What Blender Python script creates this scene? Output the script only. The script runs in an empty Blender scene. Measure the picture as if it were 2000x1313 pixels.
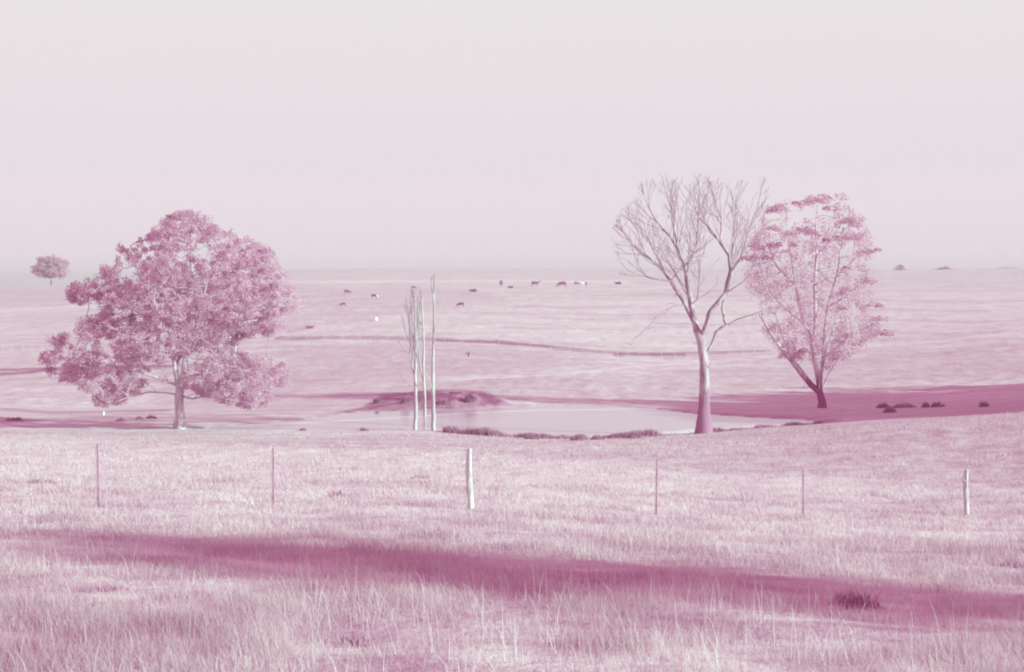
import bpy, math, random
import numpy as np
from mathutils import Vector, Matrix, kdtree
rng = np.random.default_rng(7); random.seed(7)
S = bpy.context.scene
COL = S.collection
R = math.radians
F = 2000*50/36.0          # focal length in photo pixels
HY = 560.0                # row of the true horizon
CZ = 12.0                 # camera height in the world

# ------------------------------------------------------------------ camera
cam = bpy.data.cameras.new('camera'); cam.lens = 50; cam.sensor_width = 36
cam.shift_y = -(656.5-HY)/2000; cam.clip_start = 0.1; cam.clip_end = 12000
co = bpy.data.objects.new('camera', cam); COL.objects.link(co)
co.location = (0, 0, CZ); co.rotation_euler = (R(90), 0, 0); S.camera = co
# ------------------------------------------------------------------ sky, sun, exposure
SUN_EL, SUN_AZ = 19.0, 68.0    # azimuth measured from straight behind the camera towards the right
sd = Vector((math.sin(R(SUN_AZ))*math.cos(R(SUN_EL)), -math.cos(R(SUN_AZ))*math.cos(R(SUN_EL)), math.sin(R(SUN_EL))))
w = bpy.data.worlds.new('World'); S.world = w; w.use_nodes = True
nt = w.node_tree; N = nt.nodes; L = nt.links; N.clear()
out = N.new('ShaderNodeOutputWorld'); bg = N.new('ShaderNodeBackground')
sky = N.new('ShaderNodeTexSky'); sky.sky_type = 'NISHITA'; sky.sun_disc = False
sky.sun_elevation = R(SUN_EL); sky.sun_rotation = math.atan2(sd.x, sd.y)
sky.air_density = 1.0; sky.dust_density = 6.0; sky.ozone_density = 1.0
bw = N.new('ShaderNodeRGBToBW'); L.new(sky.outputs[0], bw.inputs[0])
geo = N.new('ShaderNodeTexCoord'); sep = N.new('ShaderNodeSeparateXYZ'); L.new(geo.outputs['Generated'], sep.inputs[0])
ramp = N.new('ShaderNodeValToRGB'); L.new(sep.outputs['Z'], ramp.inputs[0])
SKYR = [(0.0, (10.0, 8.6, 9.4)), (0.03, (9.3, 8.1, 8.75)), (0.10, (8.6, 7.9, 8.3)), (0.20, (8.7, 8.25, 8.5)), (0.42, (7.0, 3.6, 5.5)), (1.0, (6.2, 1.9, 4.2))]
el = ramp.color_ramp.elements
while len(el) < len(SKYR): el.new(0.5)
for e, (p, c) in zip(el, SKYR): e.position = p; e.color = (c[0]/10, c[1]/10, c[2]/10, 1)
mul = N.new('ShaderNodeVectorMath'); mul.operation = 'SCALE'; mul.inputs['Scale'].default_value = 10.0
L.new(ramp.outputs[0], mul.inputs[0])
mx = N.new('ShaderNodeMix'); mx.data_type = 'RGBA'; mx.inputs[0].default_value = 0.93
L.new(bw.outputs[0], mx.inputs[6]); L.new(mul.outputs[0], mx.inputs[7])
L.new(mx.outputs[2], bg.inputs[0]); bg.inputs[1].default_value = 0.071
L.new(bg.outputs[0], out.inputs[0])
sl = bpy.data.lights.new('sun', 'SUN'); sl.energy = 5.0; sl.angle = R(1.0); sl.color = (0.47, 1.0, 0.70)
so = bpy.data.objects.new('sun', sl); COL.objects.link(so)
so.rotation_euler = sd.to_track_quat('Z', 'Y').to_euler()
S.view_settings.view_transform = 'Standard'; S.view_settings.look = 'None'
S.view_settings.exposure = 0.5; S.view_settings.gamma = 1.0
S.render.resolution_x = 1024; S.render.resolution_y = 672
S.render.engine = 'CYCLES'
try:
    S.cycles.pixel_filter_type = 'BLACKMAN_HARRIS'; S.cycles.filter_width = 2.0
    S.cycles.max_bounces = 6; S.cycles.volume_bounces = 0; S.cycles.transparent_max_bounces = 6
except Exception: pass

# ------------------------------------------------------------------ helpers
def meta(o, label=None, cat=None, group=None, kind=None):
    if label: o['label'] = label
    if cat: o['category'] = cat
    if group: o['group'] = group
    if kind: o['kind'] = kind
    return o
def empty(name, loc, rz=0.0):
    o = bpy.data.objects.new(name, None); o.empty_display_size = 0.5
    COL.objects.link(o); o.location = loc; o.rotation_euler = (0, 0, rz); return o
def copy_tree(o, parent=None):
    c = o.copy(); COL.objects.link(c)
    if parent: c.parent = parent
    for ch in list(o.children): copy_tree(ch, c)
    return c
def mesh_obj(name, V, Fc, m, parent=None, smooth=False, attrs=None):
    """V (n,3); Fc: list of (k,j) int arrays of faces with j corners."""
    V = np.asarray(V, dtype=np.float32)
    if not isinstance(Fc, list): Fc = [Fc]
    Fc = [np.asarray(f, dtype=np.int32) for f in Fc if len(f)]
    me = bpy.data.meshes.new(name)
    me.vertices.add(len(V)); me.vertices.foreach_set('co', V.ravel())
    loops = np.concatenate([f.ravel() for f in Fc]); tot = np.concatenate([np.full(len(f), f.shape[1], np.int32) for f in Fc])
    st = np.concatenate([[0], np.cumsum(tot)[:-1]]).astype(np.int32)
    me.loops.add(len(loops)); me.loops.foreach_set('vertex_index', loops)
    me.polygons.add(len(tot)); me.polygons.foreach_set('loop_start', st); me.polygons.foreach_set('loop_total', tot)
    if smooth: me.polygons.foreach_set('use_smooth', np.ones(len(tot), bool))
    for k, v in (attrs or {}).items():
        a = me.attributes.new(k, 'FLOAT', 'POINT'); a.data.foreach_set('value', np.asarray(v, dtype=np.float32))
    me.update(calc_edges=True); me.validate()
    me.materials.append(m)
    o = bpy.data.objects.new(name, me); COL.objects.link(o)
    if parent: o.parent = parent
    return o
def _h(ix, iy, iz, s):
    n = (ix*374761393 + iy*668265263 + iz*2147483647 + s*1274126177) & 0xffffffff
    n = ((n ^ (n >> 13))*1274126177) & 0xffffffff
    n = (n ^ (n >> 16)) & 0xffffff
    return n/float(0xffffff)
def vnoise(x, y, z=None, s=0):
    x = np.asarray(x, float); y = np.asarray(y, float)
    z = np.zeros_like(x) if z is None else np.asarray(z, float)
    xi = np.floor(x); yi = np.floor(y); zi = np.floor(z)
    fx = x-xi; fy = y-yi; fz = z-zi
    fx = fx*fx*(3-2*fx); fy = fy*fy*(3-2*fy); fz = fz*fz*(3-2*fz)
    xi = xi.astype(np.int64); yi = yi.astype(np.int64); zi = zi.astype(np.int64)
    r = 0
    for a in (0, 1):
        for b in (0, 1):
            for c in (0, 1):
                r = r + _h(xi+a, yi+b, zi+c, s)*(fx if a else 1-fx)*(fy if b else 1-fy)*(fz if c else 1-fz)
    return r
def fbm(x, y, oct=4, s=0, z=None):
    r = 0; a = 0.5; t = 0
    for i in range(oct):
        r = r + a*vnoise(x*2**i, y*2**i, None if z is None else z*2**i, s+i); t += a; a *= 0.5
    return r/t
def sstep(a, b, x):
    t = np.clip((x-a)/(b-a), 0, 1); return t*t*(3-2*t)
def pdist(px, py, poly, closed=True):
    """distance to a polyline and inside test"""
    px = np.asarray(px, float); py = np.asarray(py, float)
    d = np.full(px.shape, 1e9); ins = np.zeros(px.shape, bool)
    n = len(poly)
    for i in range(n if closed else n-1):
        x1, y1 = poly[i]; x2, y2 = poly[(i+1) % n]
        dx, dy = x2-x1, y2-y1; l2 = dx*dx+dy*dy+1e-12
        t = np.clip(((px-x1)*dx+(py-y1)*dy)/l2, 0, 1)
        d = np.minimum(d, np.hypot(px-(x1+t*dx), py-(y1+t*dy)))
        if closed and y1 != y2:
            c = ((y1 > py) != (y2 > py)) & (px < (x2-x1)*(py-y1)/(y2-y1)+x1)
            ins ^= c
    return d, ins

# ------------------------------------------------------------------ terrain heights
KY = np.array([2, 6, 9, 13, 18, 24, 30, 40, 55, 70, 84, 95, 105, 115, 130, 160, 200, 256, 320, 400, 500, 650, 900, 1400, 4000.])
HC = {  # metres below the camera out to 84 m, then rows of the photo further out
 -800: ([1.6,2.1,2.4,2.75,3.2,3.7,4.2,5.0,6.2,7.4,8.3], [812,795,782,770,752,735,705,665,620,590,572,590,620,640]),
 0:    ([1.6,2.1,2.4,2.8,3.3,3.82,4.4,5.4,6.7,7.9,8.7], [816,806,795,775,748,726,692,655,610,583,556,575,600,620]),
 300:  ([1.6,2.1,2.4,2.8,3.3,3.86,4.47,5.5,6.8,8.0,8.8], [822,806,792,768,738,712,680,645,602,572,548,546,585,610]),
 560:  ([1.6,2.12,2.42,2.85,3.4,3.9,4.52,5.5,6.9,8.0,8.8], [818,798,778,755,727,699,664,630,592,563,541,519,575,600]),
 1000: ([1.6,2.15,2.45,2.9,3.45,4.0,4.62,5.6,6.95,8.1,8.85], [820,800,776,748,718,692,666,630,592,562,542,519,575,600]),
 1400: ([1.62,2.15,2.45,2.95,3.5,4.25,4.95,5.95,7.1,8.1,8.75], [818,800,778,752,725,706,684,640,598,566,545,519,575,600]),
 1700: ([1.65,2.2,2.5,3.0,3.6,4.35,5.05,6.05,7.0,7.6,8.0], [812,798,778,755,728,700,672,634,594,564,544,524,575,600]),
 2000: ([1.65,2.2,2.5,3.0,3.65,4.4,5.1,6.05,6.75,7.05,7.25], [793,780,765,742,712,682,648,614,582,556,538,518,570,600]),
 2800: ([1.65,2.2,2.5,2.9,3.4,3.9,4.3,4.8,5.2,5.3,5.3], [725,715,705,692,672,652,630,604,576,552,534,512,565,600])}
CPX = np.array(sorted(HC), float)
LG = np.linspace(math.log(2), math.log(4000), 500)
rows = []
for c in sorted(HC):
    a, b = HC[c]
    h = np.concatenate([a, (np.array(b)-HY)/F*KY[11:]])
    rows.append(np.interp(LG, np.log(KY), h))
PXG = np.linspace(-800, 2800, 145)
T = np.array([[np.interp(p, CPX, [r[j] for r in rows]) for j in range(500)] for p in PXG])
def gs(A, sig, ax):
    k = np.exp(-0.5*(np.arange(-3*sig, 3*sig+1)/sig)**2); k /= k.sum(); n = len(k)//2
    P = np.pad(A, [(n, n) if i == ax else (0, 0) for i in range(2)], mode='edge')
    return np.apply_along_axis(lambda v: np.convolve(v, k, 'valid'), ax, P)
T = gs(gs(T, 4, 0), 6, 1)
def _py2w(px, py, h):
    Y = h*F/(py-HY); return ((px-1000)/F*Y, Y)
WH = 8.9                                   # water level below the camera
POND = [_py2w(x, y, WH) for x, y in [(385,837),(470,831),(560,824),(640,813),(700,806),(800,803),(900,801),(960,797),(1040,794),(1120,793),
        (1210,794),(1290,800),(1350,808),(1420,812),(1500,817),(1570,820),(1612,824),(1585,829),(1500,834),(1420,840),(1350,846),
        (1260,852),(1160,857),(1060,857),(990,853),(930,849),(870,842),(780,839),(690,838),(600,837),(500,838),(430,838.5)]]
def Hh(X, Y, fine=True):
    """height of the ground in world units"""
    X = np.asarray(X, float); Y = np.asarray(Y, float)
    Yc = np.maximum(Y, 2.0)
    px = np.clip(1000+F*X/(Yc+3.0*np.exp(-Yc/6)), -800, 2800)
    a = (px+800)/3600*144; i = np.clip(a.astype(int), 0, 143); fa = a-i
    b = (np.log(np.clip(Yc, 2, 3999))-LG[0])/(LG[-1]-LG[0])*499; j = np.clip(b.astype(int), 0, 498); fb = b-j
    h = (T[i, j]*(1-fa)+T[i+1, j]*fa)*(1-fb)+(T[i, j+1]*(1-fa)+T[i+1, j+1]*fa)*fb
    h = h-np.clip(2-Y, 0, 30)*0.06
    # pond basin
    near = (Y > 60) & (Y < 140) & (np.abs(X) < 60)
    if np.any(near):
        xx = X[near]; yy = Y[near]
        d, ins = pdist(xx, yy, POND)
        hh = h[near]
        bank = np.where(yy > 98, 9.0, 5.0)
        t = sstep(0, 1, d/bank)
        hout = (WH-0.03-0.05*np.clip(d, 0, 3))*(1-t)+np.minimum(hh, 20)*t
        hin = WH+np.clip(d*0.25, 0, 1.2)
        h[near] = np.where(ins, hin, hout)
        # eroded cut bank on the far side
        cx, cy = (900-1000)/F*106, 106.5
        g = np.exp(-((xx-cx+0.6)/3.6)**2-((yy-cy-0.6)/2.0)**2)
        h[near] -= (0.75+1.6*(fbm(xx*0.9, yy*0.9, 3, 83)-0.5)+0.5*(fbm(xx*3.0, yy*2.0, 2, 85)-0.5))*g*(~ins)
    if fine:
        amp = np.clip(0.03+Y*0.0011, 0.03, 0.5)
        sc = 1.0
        n = fbm(X*0.9, Y*0.9, 3, 11)-0.5
        n2 = fbm(X*0.12, Y*0.12, 3, 31)-0.5
        pd = 1.0
        m = np.where((Y > 75) & (Y < 112) & (np.abs(X) < 45), 0.10, 1.0)
        h = h-(n*np.minimum(amp, 0.12)*2.0+n2*np.minimum(amp*2.2, 0.38))*m
        # faint terracettes that follow the far slope
        tr = np.sin((h+X*0.004)*9+2.5*fbm(X*0.01, Y*0.01, 2, 5)*6)
        h = h-tr*0.06*sstep(200, 300, Y)*(1-sstep(700, 900, Y))
    return CZ-h
def H1(x, y): return float(Hh(np.array([x]), np.array([y]))[0])
_YS = np.exp(np.linspace(math.log(5), math.log(1500), 2500))
def hit(px, py, ymin=5.0):
    """first place where the ray through a photo pixel meets the ground"""
    Y = _YS[_YS >= ymin]; X = (px-1000)/F*Y
    z = Hh(X, Y); ray = CZ-(py-HY)/F*Y
    k = np.where(ray <= z)[0]
    i = k[0] if len(k) else int(np.argmin(ray-z))
    return float(X[i]), float(Y[i]), float(z[i])
def img(px, py, Y, dy=0.0):
    return Vector(((px-1000)/F*Y, Y+dy, CZ-(py-HY)/F*Y))

# ------------------------------------------------------------------ materials
def newmat(name):
    m = bpy.data.materials.new(name); m.use_nodes = True
    n = m.node_tree.nodes; n.clear(); return m, n, m.node_tree.links
def noise(n, l, scale, detail=4, rough=0.6, src=None, vec=None, stretch=None):
    tc = n.new('ShaderNodeTexCoord'); t = n.new('ShaderNodeTexNoise')
    t.inputs['Scale'].default_value = scale; t.inputs['Detail'].default_value = detail; t.inputs['Roughness'].default_value = rough
    v = tc.outputs['Object']
    if stretch:
        mp = n.new('ShaderNodeMapping'); mp.inputs['Scale'].default_value = stretch; l.new(v, mp.inputs[0]); v = mp.outputs[0]
    l.new(v, t.inputs['Vector']); return t.outputs['Fac']
def mixc(n, l, fac, a, b, mode='MIX'):
    m = n.new('ShaderNodeMix'); m.data_type = 'RGBA'; m.blend_type = mode
    for s, v in ((0, fac), (6, a), (7, b)):
        if hasattr(v, 'is_output'): l.new(v, m.inputs[s])
        else: m.inputs[s].default_value = v if s == 0 else (*v, 1)
    return m.outputs[2]
def rampf(n, l, v, lo, hi):
    r = n.new('ShaderNodeMapRange'); r.interpolation_type = 'SMOOTHSTEP'
    r.inputs[1].default_value = lo; r.inputs[2].default_value = hi; l.new(v, r.inputs[0]); return r.outputs[0]
def attr(n, name):
    a = n.new('ShaderNodeAttribute'); a.attribute_name = name; return a.outputs['Fac']

G_PALE = (0.88, 0.77, 0.81); G_MID = (0.79, 0.63, 0.70); G_DARK = (0.57, 0.30, 0.44); SOIL = (0.40, 0.11, 0.25)
def ground_mat():
    m, n, l = newmat('dry_pasture')
    o = n.new('ShaderNodeOutputMaterial'); p = n.new('ShaderNodeBsdfPrincipled')
    p.inputs['Roughness'].default_value = 0.95; p.inputs['Specular IOR Level'].default_value = 0.1
    a = rampf(n, l, noise(n, l, 0.05, 6, 0.65, stretch=(1, 2.2, 1)), 0.36, 0.64)
    b = rampf(n, l, noise(n, l, 1.3, 6, 0.7, stretch=(0.8, 1.6, 1)), 0.34, 0.66)
    c = rampf(n, l, noise(n, l, 0.35, 5, 0.7, stretch=(0.35, 1.6, 1)), 0.42, 0.66)
    col = mixc(n, l, a, G_MID, G_PALE)
    f = n.new('ShaderNodeMath'); f.operation = 'MULTIPLY'; l.new(b, f.inputs[0]); f.inputs[1].default_value = 0.42
    col = mixc(n, l, f.outputs[0], col, G_DARK)
    f = n.new('ShaderNodeMath'); f.operation = 'MULTIPLY'; l.new(c, f.inputs[0]); f.inputs[1].default_value = 0.42
    col = mixc(n, l, f.outputs[0], col, G_DARK)
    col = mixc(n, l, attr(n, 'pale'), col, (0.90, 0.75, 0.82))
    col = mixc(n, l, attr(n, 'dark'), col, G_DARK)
    so_ = mixc(n, l, rampf(n, l, noise(n, l, 1.6, 5, 0.7), 0.35, 0.65), (0.32, 0.07, 0.19), (0.52, 0.20, 0.36))
    col = mixc(n, l, attr(n, 'soil'), col, so_)
    l.new(col, p.inputs['Base Color'])
    bu = n.new('ShaderNodeBump'); bu.inputs['Strength'].default_value = 0.7; bu.inputs['Distance'].default_value = 0.12
    l.new(noise(n, l, 2.2, 6, 0.7), bu.inputs['Height']); l.new(bu.outputs[0], p.inputs['Normal'])
    l.new(p.outputs[0], o.inputs[0]); return m
def leaf_mat(name, lo, hi, trans=0.35, scale=0.5):
    """thin leaves: per-leaf variation and clump variation"""
    m, n, l = newmat(name)
    o = n.new('ShaderNodeOutputMaterial'); d = n.new('ShaderNodeBsdfDiffuse'); t = n.new('ShaderNodeBsdfTranslucent'); mx = n.new('ShaderNodeMixShader')
    mx.inputs[0].default_value = trans
    a = rampf(n, l, noise(n, l, scale, 4, 0.6), 0.3, 0.7)
    f = n.new('ShaderNodeMath'); f.operation = 'MULTIPLY_ADD'; l.new(attr(n, 'tint'), f.inputs[0]); f.inputs[1].default_value = 0.55
    g = n.new('ShaderNodeMath'); g.operation = 'MULTIPLY'; l.new(a, g.inputs[0]); g.inputs[1].default_value = 0.45
    l.new(g.outputs[0], f.inputs[2])
    col = mixc(n, l, f.outputs[0], lo, hi)
    l.new(col, d.inputs[0]); l.new(col, t.inputs[0]); l.new(d.outputs[0], mx.inputs[1]); l.new(t.outputs[0], mx.inputs[2])
    l.new(mx.outputs[0], o.inputs[0]); return m
def bark_mat(name, lo, hi, scale=1.2, low=None):
    m, n, l = newmat(name)
    o = n.new('ShaderNodeOutputMaterial'); p = n.new('ShaderNodeBsdfPrincipled'); p.inputs['Roughness'].default_value = 0.85
    p.inputs['Specular IOR Level'].default_value = 0.2
    a = rampf(n, l, noise(n, l, scale, 6, 0.65, stretch=(3, 3, 0.6)), 0.38, 0.62)
    col = mixc(n, l, a, lo, hi)
    if low:   # rough dark bark that covers the lower trunk up to a ragged edge
        tc = n.new('ShaderNodeTexCoord'); sx = n.new('ShaderNodeSeparateXYZ'); l.new(tc.outputs['Object'], sx.inputs[0])
        ad = n.new('ShaderNodeMath'); ad.operation = 'MULTIPLY_ADD'
        l.new(noise(n, l, 1.5, 4, 0.6, stretch=(3, 3, 0.5)), ad.inputs[0]); ad.inputs[1].default_value = 2.6; l.new(sx.outputs['Z'], ad.inputs[2])
        col = mixc(n, l, rampf(n, l, ad.outputs[0], low[1], low[1]+1.4), low[0], col)
    l.new(col, p.inputs['Base Color'])
    bu = n.new('ShaderNodeBump'); bu.inputs['Strength'].default_value = 0.5; bu.inputs['Distance'].default_value = 0.04
    l.new(noise(n, l, 6, 5, 0.7, stretch=(3, 3, 0.5)), bu.inputs['Height']); l.new(bu.outputs[0], p.inputs['Normal'])
    l.new(p.outputs[0], o.inputs[0]); return m
def plain_mat(name, lo, hi, scale=3, rough=0.8):
    m, n, l = newmat(name)
    o = n.new('ShaderNodeOutputMaterial'); p = n.new('ShaderNodeBsdfPrincipled'); p.inputs['Roughness'].default_value = rough
    l.new(mixc(n, l, rampf(n, l, noise(n, l, scale), 0.35, 0.65), lo, hi), p.inputs['Base Color']); l.new(p.outputs[0], o.inputs[0]); return m
def water_mat():
    m, n, l = newmat('still_dam_water')
    o = n.new('ShaderNodeOutputMaterial'); p = n.new('ShaderNodeBsdfPrincipled')
    l.new(mixc(n, l, attr(n, 'clear'), (0.62, 0.42, 0.53), (0.90, 0.84, 0.87)), p.inputs['Base Color']); p.inputs['Roughness'].default_value = 0.10; p.inputs['IOR'].default_value = 1.33  # near-white base colour paints the sky's reflection into the bright strips
    bu = n.new('ShaderNodeBump'); bu.inputs['Strength'].default_value = 0.35; bu.inputs['Distance'].default_value = 0.02
    l.new(noise(n, l, 5, 3, 0.6, stretch=(0.5, 1.5, 1)), bu.inputs['Height']); l.new(bu.outputs[0], p.inputs['Normal'])
    l.new(p.outputs[0], o.inputs[0]); return m
M = dict(
 ground=ground_mat(), water=water_mat(),
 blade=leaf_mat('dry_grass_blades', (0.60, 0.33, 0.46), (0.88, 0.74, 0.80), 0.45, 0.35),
 stalk=leaf_mat('pale_seed_stalks', (0.74, 0.58, 0.66), (0.86, 0.77, 0.81), 0.3),
 tuss=leaf_mat('dark_tussock_blades', (0.46, 0.13, 0.30), (0.68, 0.38, 0.54), 0.25),
 reed=leaf_mat('rush_stems', (0.40, 0.10, 0.26), (0.70, 0.40, 0.55), 0.25),
 leafA=leaf_mat('broad_tree_leaves', (0.60, 0.23, 0.44), (0.95, 0.73, 0.84), 0.5, 0.7),
 leafB=leaf_mat('pale_gum_leaves', (0.74, 0.42, 0.60), (0.92, 0.70, 0.81), 0.5, 0.4),
 leafC=leaf_mat('gum_leaves', (0.64, 0.29, 0.48), (0.90, 0.64, 0.78), 0.55, 0.5),
 barkA=bark_mat('smooth_pale_bark', (0.54, 0.32, 0.44), (0.80, 0.68, 0.74)),
 barkD=bark_mat('dead_tree_bark', (0.38, 0.18, 0.29), (0.64, 0.46, 0.55), low=((0.44, 0.18, 0.32), 3.2)),
 barkT=bark_mat('bleached_twigs', (0.50, 0.26, 0.41), (0.66, 0.45, 0.57)),
 barkW=bark_mat('bleached_dead_wood', (0.50, 0.35, 0.43), (0.68, 0.56, 0.62)),
 barkC=bark_mat('gum_bark', (0.60, 0.33, 0.48), (0.86, 0.70, 0.78), low=((0.40, 0.10, 0.26), 3.0)),
 post=bark_mat('weathered_post_timber', (0.54, 0.38, 0.46), (0.74, 0.66, 0.70), 6),
 farpost=bark_mat('grey_far_post_timber', (0.60, 0.42, 0.52), (0.82, 0.68, 0.75), 3),
 steel=plain_mat('rusty_picket_steel', (0.50, 0.22, 0.36), (0.62, 0.34, 0.48), 8),
 stone=plain_mat('white_rock', (0.86, 0.80, 0.84), (0.97, 0.95, 0.96), 2),
 cow=plain_mat('dark_hide', (0.30, 0.04, 0.16), (0.40, 0.08, 0.24), 2),
 wire=plain_mat('fence_wire', (0.62, 0.40, 0.52), (0.7, 0.5, 0.6)),
)
def cow_mat(name, expr_axis, lo, hi):
    m, n, l = newmat(name)
    o = n.new('ShaderNodeOutputMaterial'); p = n.new('ShaderNodeBsdfPrincipled'); p.inputs['Roughness'].default_value = 0.8
    tc = n.new('ShaderNodeTexCoord'); sx = n.new('ShaderNodeSeparateXYZ'); l.new(tc.outputs['Object'], sx.inputs[0])
    l.new(mixc(n, l, rampf(n, l, sx.outputs[expr_axis], lo, hi), (0.36, 0.06, 0.20), (0.93, 0.88, 0.91)), p.inputs['Base Color'])
    l.new(p.outputs[0], o.inputs[0]); return m
M['cow_face'] = cow_mat('white_faced_hide', 'X', 0.75, 0.85)
M['cow_half'] = cow_mat('half_white_hide', 'X', -0.15, 0.05)

# ------------------------------------------------------------------ ground sheet
def strokes(X, Y):
    """soil, dark and pale patches of the pasture in photo-plan coordinates turned to ground positions"""
    Yc = np.maximum(Y, 2.0); Z = Hh(X, Y, False)
    px = 1000+F*X/Yc; py = HY+(CZ-Z)/Yc*F
    wob = (fbm(X*0.08, Y*0.08, 3, 77)-0.5)
    pale = np.zeros_like(X); dark = np.zeros_like(X); soil = np.zeros_like(X)
    far = Y > 100
    def st(arr, pts, wd, a, cond=far, w=3.0):
        idx = np.where(cond)[0]
        d, _ = pdist(px[idx], py[idx]+wob[idx]*w, pts, False)
        arr[idx] = np.maximum(arr[idx], a*(1-sstep(wd*0.5, wd*1.6, d)))
    st(pale, [(560,551),(900,549),(1230,551)], 2.5, 0.7)
    st(pale, [(0,606),(90,602),(190,598)], 2.5, 0.6)
    st(pale, [(560,652),(740,630),(900,618)], 6, 0.35, w=8)
    st(pale, [(860,744),(1050,734),(1250,716),(1480,700),(1700,676),(2000,650)], 2.2, 0.8)
    st(pale, [(600,762),(690,752),(800,750)], 4, 0.5)
    st(pale, [(0,752),(120,760),(300,752)], 6, 0.4, w=8)
    st(soil, [(540,661),(700,660),(860,663),(980,668),(1100,681),(1220,691),(1350,690),(1500,684)], 2.6, 0.55, w=3)
    st(soil, [(850,664),(970,668),(1080,678)], 2.6, 0.85, w=3)
    st(soil, [(1200,692),(1340,692)], 3.2, 0.85, w=3)
    st(soil, [(-100,736),(0,731),(60,727),(110,722)], 2.5, 0.8, w=2)
    st(dark, [(100,724),(200,722),(330,717)], 2.5, 0.6)
    st(dark, [(560,650),(600,640)], 3, 0.5)
    st(dark, [(0,800),(100,806),(190,804),(330,800)], 2.2, 0.8, Y > 88, w=4)
    st(dark, [(0,824),(100,819),(200,816),(300,822)], 2.2, 0.55, Y > 84, w=4)
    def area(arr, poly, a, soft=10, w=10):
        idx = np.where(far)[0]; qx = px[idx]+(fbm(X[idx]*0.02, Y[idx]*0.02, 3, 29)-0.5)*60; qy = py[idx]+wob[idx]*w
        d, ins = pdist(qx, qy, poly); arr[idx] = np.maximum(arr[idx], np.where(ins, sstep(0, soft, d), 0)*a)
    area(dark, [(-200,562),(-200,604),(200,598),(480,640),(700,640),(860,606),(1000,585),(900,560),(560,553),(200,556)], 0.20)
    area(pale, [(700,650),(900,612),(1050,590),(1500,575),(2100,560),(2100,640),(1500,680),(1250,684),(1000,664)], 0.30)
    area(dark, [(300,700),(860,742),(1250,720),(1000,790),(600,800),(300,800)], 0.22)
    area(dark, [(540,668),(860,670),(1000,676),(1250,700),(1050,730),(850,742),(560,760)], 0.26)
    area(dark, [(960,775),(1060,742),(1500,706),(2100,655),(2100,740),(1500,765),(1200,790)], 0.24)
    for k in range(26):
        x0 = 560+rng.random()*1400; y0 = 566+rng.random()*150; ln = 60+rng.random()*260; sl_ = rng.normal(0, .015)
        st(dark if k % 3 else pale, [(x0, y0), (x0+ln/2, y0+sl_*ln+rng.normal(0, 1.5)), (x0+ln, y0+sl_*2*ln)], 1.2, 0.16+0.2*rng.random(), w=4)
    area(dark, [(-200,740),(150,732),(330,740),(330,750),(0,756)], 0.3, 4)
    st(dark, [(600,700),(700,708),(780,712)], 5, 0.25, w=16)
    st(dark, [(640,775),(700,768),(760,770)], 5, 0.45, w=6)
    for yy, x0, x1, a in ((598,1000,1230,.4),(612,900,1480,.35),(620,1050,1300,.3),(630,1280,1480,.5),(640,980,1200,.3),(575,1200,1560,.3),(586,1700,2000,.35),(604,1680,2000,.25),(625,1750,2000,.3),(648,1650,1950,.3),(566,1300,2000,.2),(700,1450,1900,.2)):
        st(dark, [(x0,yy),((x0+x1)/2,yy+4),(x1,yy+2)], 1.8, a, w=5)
    # bare cut bank of the dam, darkest in the hollow
    idx = np.where((Y > 98) & (Y < 125) & (np.abs(X) < 16))[0]
    d, ins = pdist(px[idx], py[idx]+wob[idx]*4, [(740,772),(800,762),(850,757),(900,757),(945,762),(975,775),(1010,793),(965,803),(850,806),(700,808),(560,822),(640,806),(700,795)])
    soil[idx] = np.maximum(soil[idx], np.where(ins, sstep(0, 6, d), 0)*(0.72+1.2*(fbm(X[idx]*1.3, Y[idx]*1.3, 3, 63)-0.4)).clip(0.55, 1))
    d, ins = pdist(px[idx], py[idx]+wob[idx]*4, [(380,812),(450,806),(560,800),(600,812),(480,828),(400,830)])
    soil[idx] = np.maximum(soil[idx], np.where(ins, sstep(0, 6, d), 0)*0.75*sstep(.35, .65, fbm(px[idx]*0.05-py[idx]*0.12, py[idx]*0.02, 3, 19)))
    # mud rim round the water
    near = np.where((Y > 78) & (Y < 112) & (np.abs(X) < 40))[0]
    d, ins = pdist(X[near], Y[near], POND)
    rim = (1-sstep(0.3, 1.3, d+wob[near]*1.5))*(~ins)
    soil[near] = np.maximum(soil[near], rim*0.45)
    # long pale grass inside the fence line and far to either side
    yb = np.interp(px, [0, 1000, 1400, 2000, 2800], [82, 68, 52, 44, 40])
    band = sstep(20, 27, Y)*(1-sstep(yb-5, yb+2, Y+wob*10))
    pale = np.maximum(pale, band*0.62)
    pale *= 1-0.35*fbm(X*0.4, Y*0.8, 4, 91)
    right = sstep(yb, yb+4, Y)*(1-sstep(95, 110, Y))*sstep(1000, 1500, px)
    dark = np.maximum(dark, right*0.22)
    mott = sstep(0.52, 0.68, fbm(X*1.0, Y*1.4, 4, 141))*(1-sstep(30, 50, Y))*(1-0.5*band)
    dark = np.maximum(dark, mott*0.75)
    return pale, dark, soil
NC, NR = 820, 760
t = np.linspace(-1, 1, NC); u = 1.9*np.sinh(2.5*t)/math.sinh(2.5)
Yr = np.exp(np.linspace(math.log(3.0), math.log(4030), NR))-25+2
UU, YY = np.meshgrid(u, Yr); XX = UU*(YY+40)
gx = XX.ravel(); gy = YY.ravel(); gz = Hh(gx, gy)
pa, da, sa = strokes(gx, gy)
i0 = (np.arange(NR-1)[:, None]*NC+np.arange(NC-1)[None, :]).ravel()
quads = np.stack([i0, i0+1, i0+NC+1, i0+NC], 1)
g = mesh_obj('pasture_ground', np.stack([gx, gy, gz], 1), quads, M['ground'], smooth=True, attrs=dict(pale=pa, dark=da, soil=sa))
meta(g, 'pale dry pasture rolling down to the dam and up to the ridge', 'ground', kind='structure')
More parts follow.
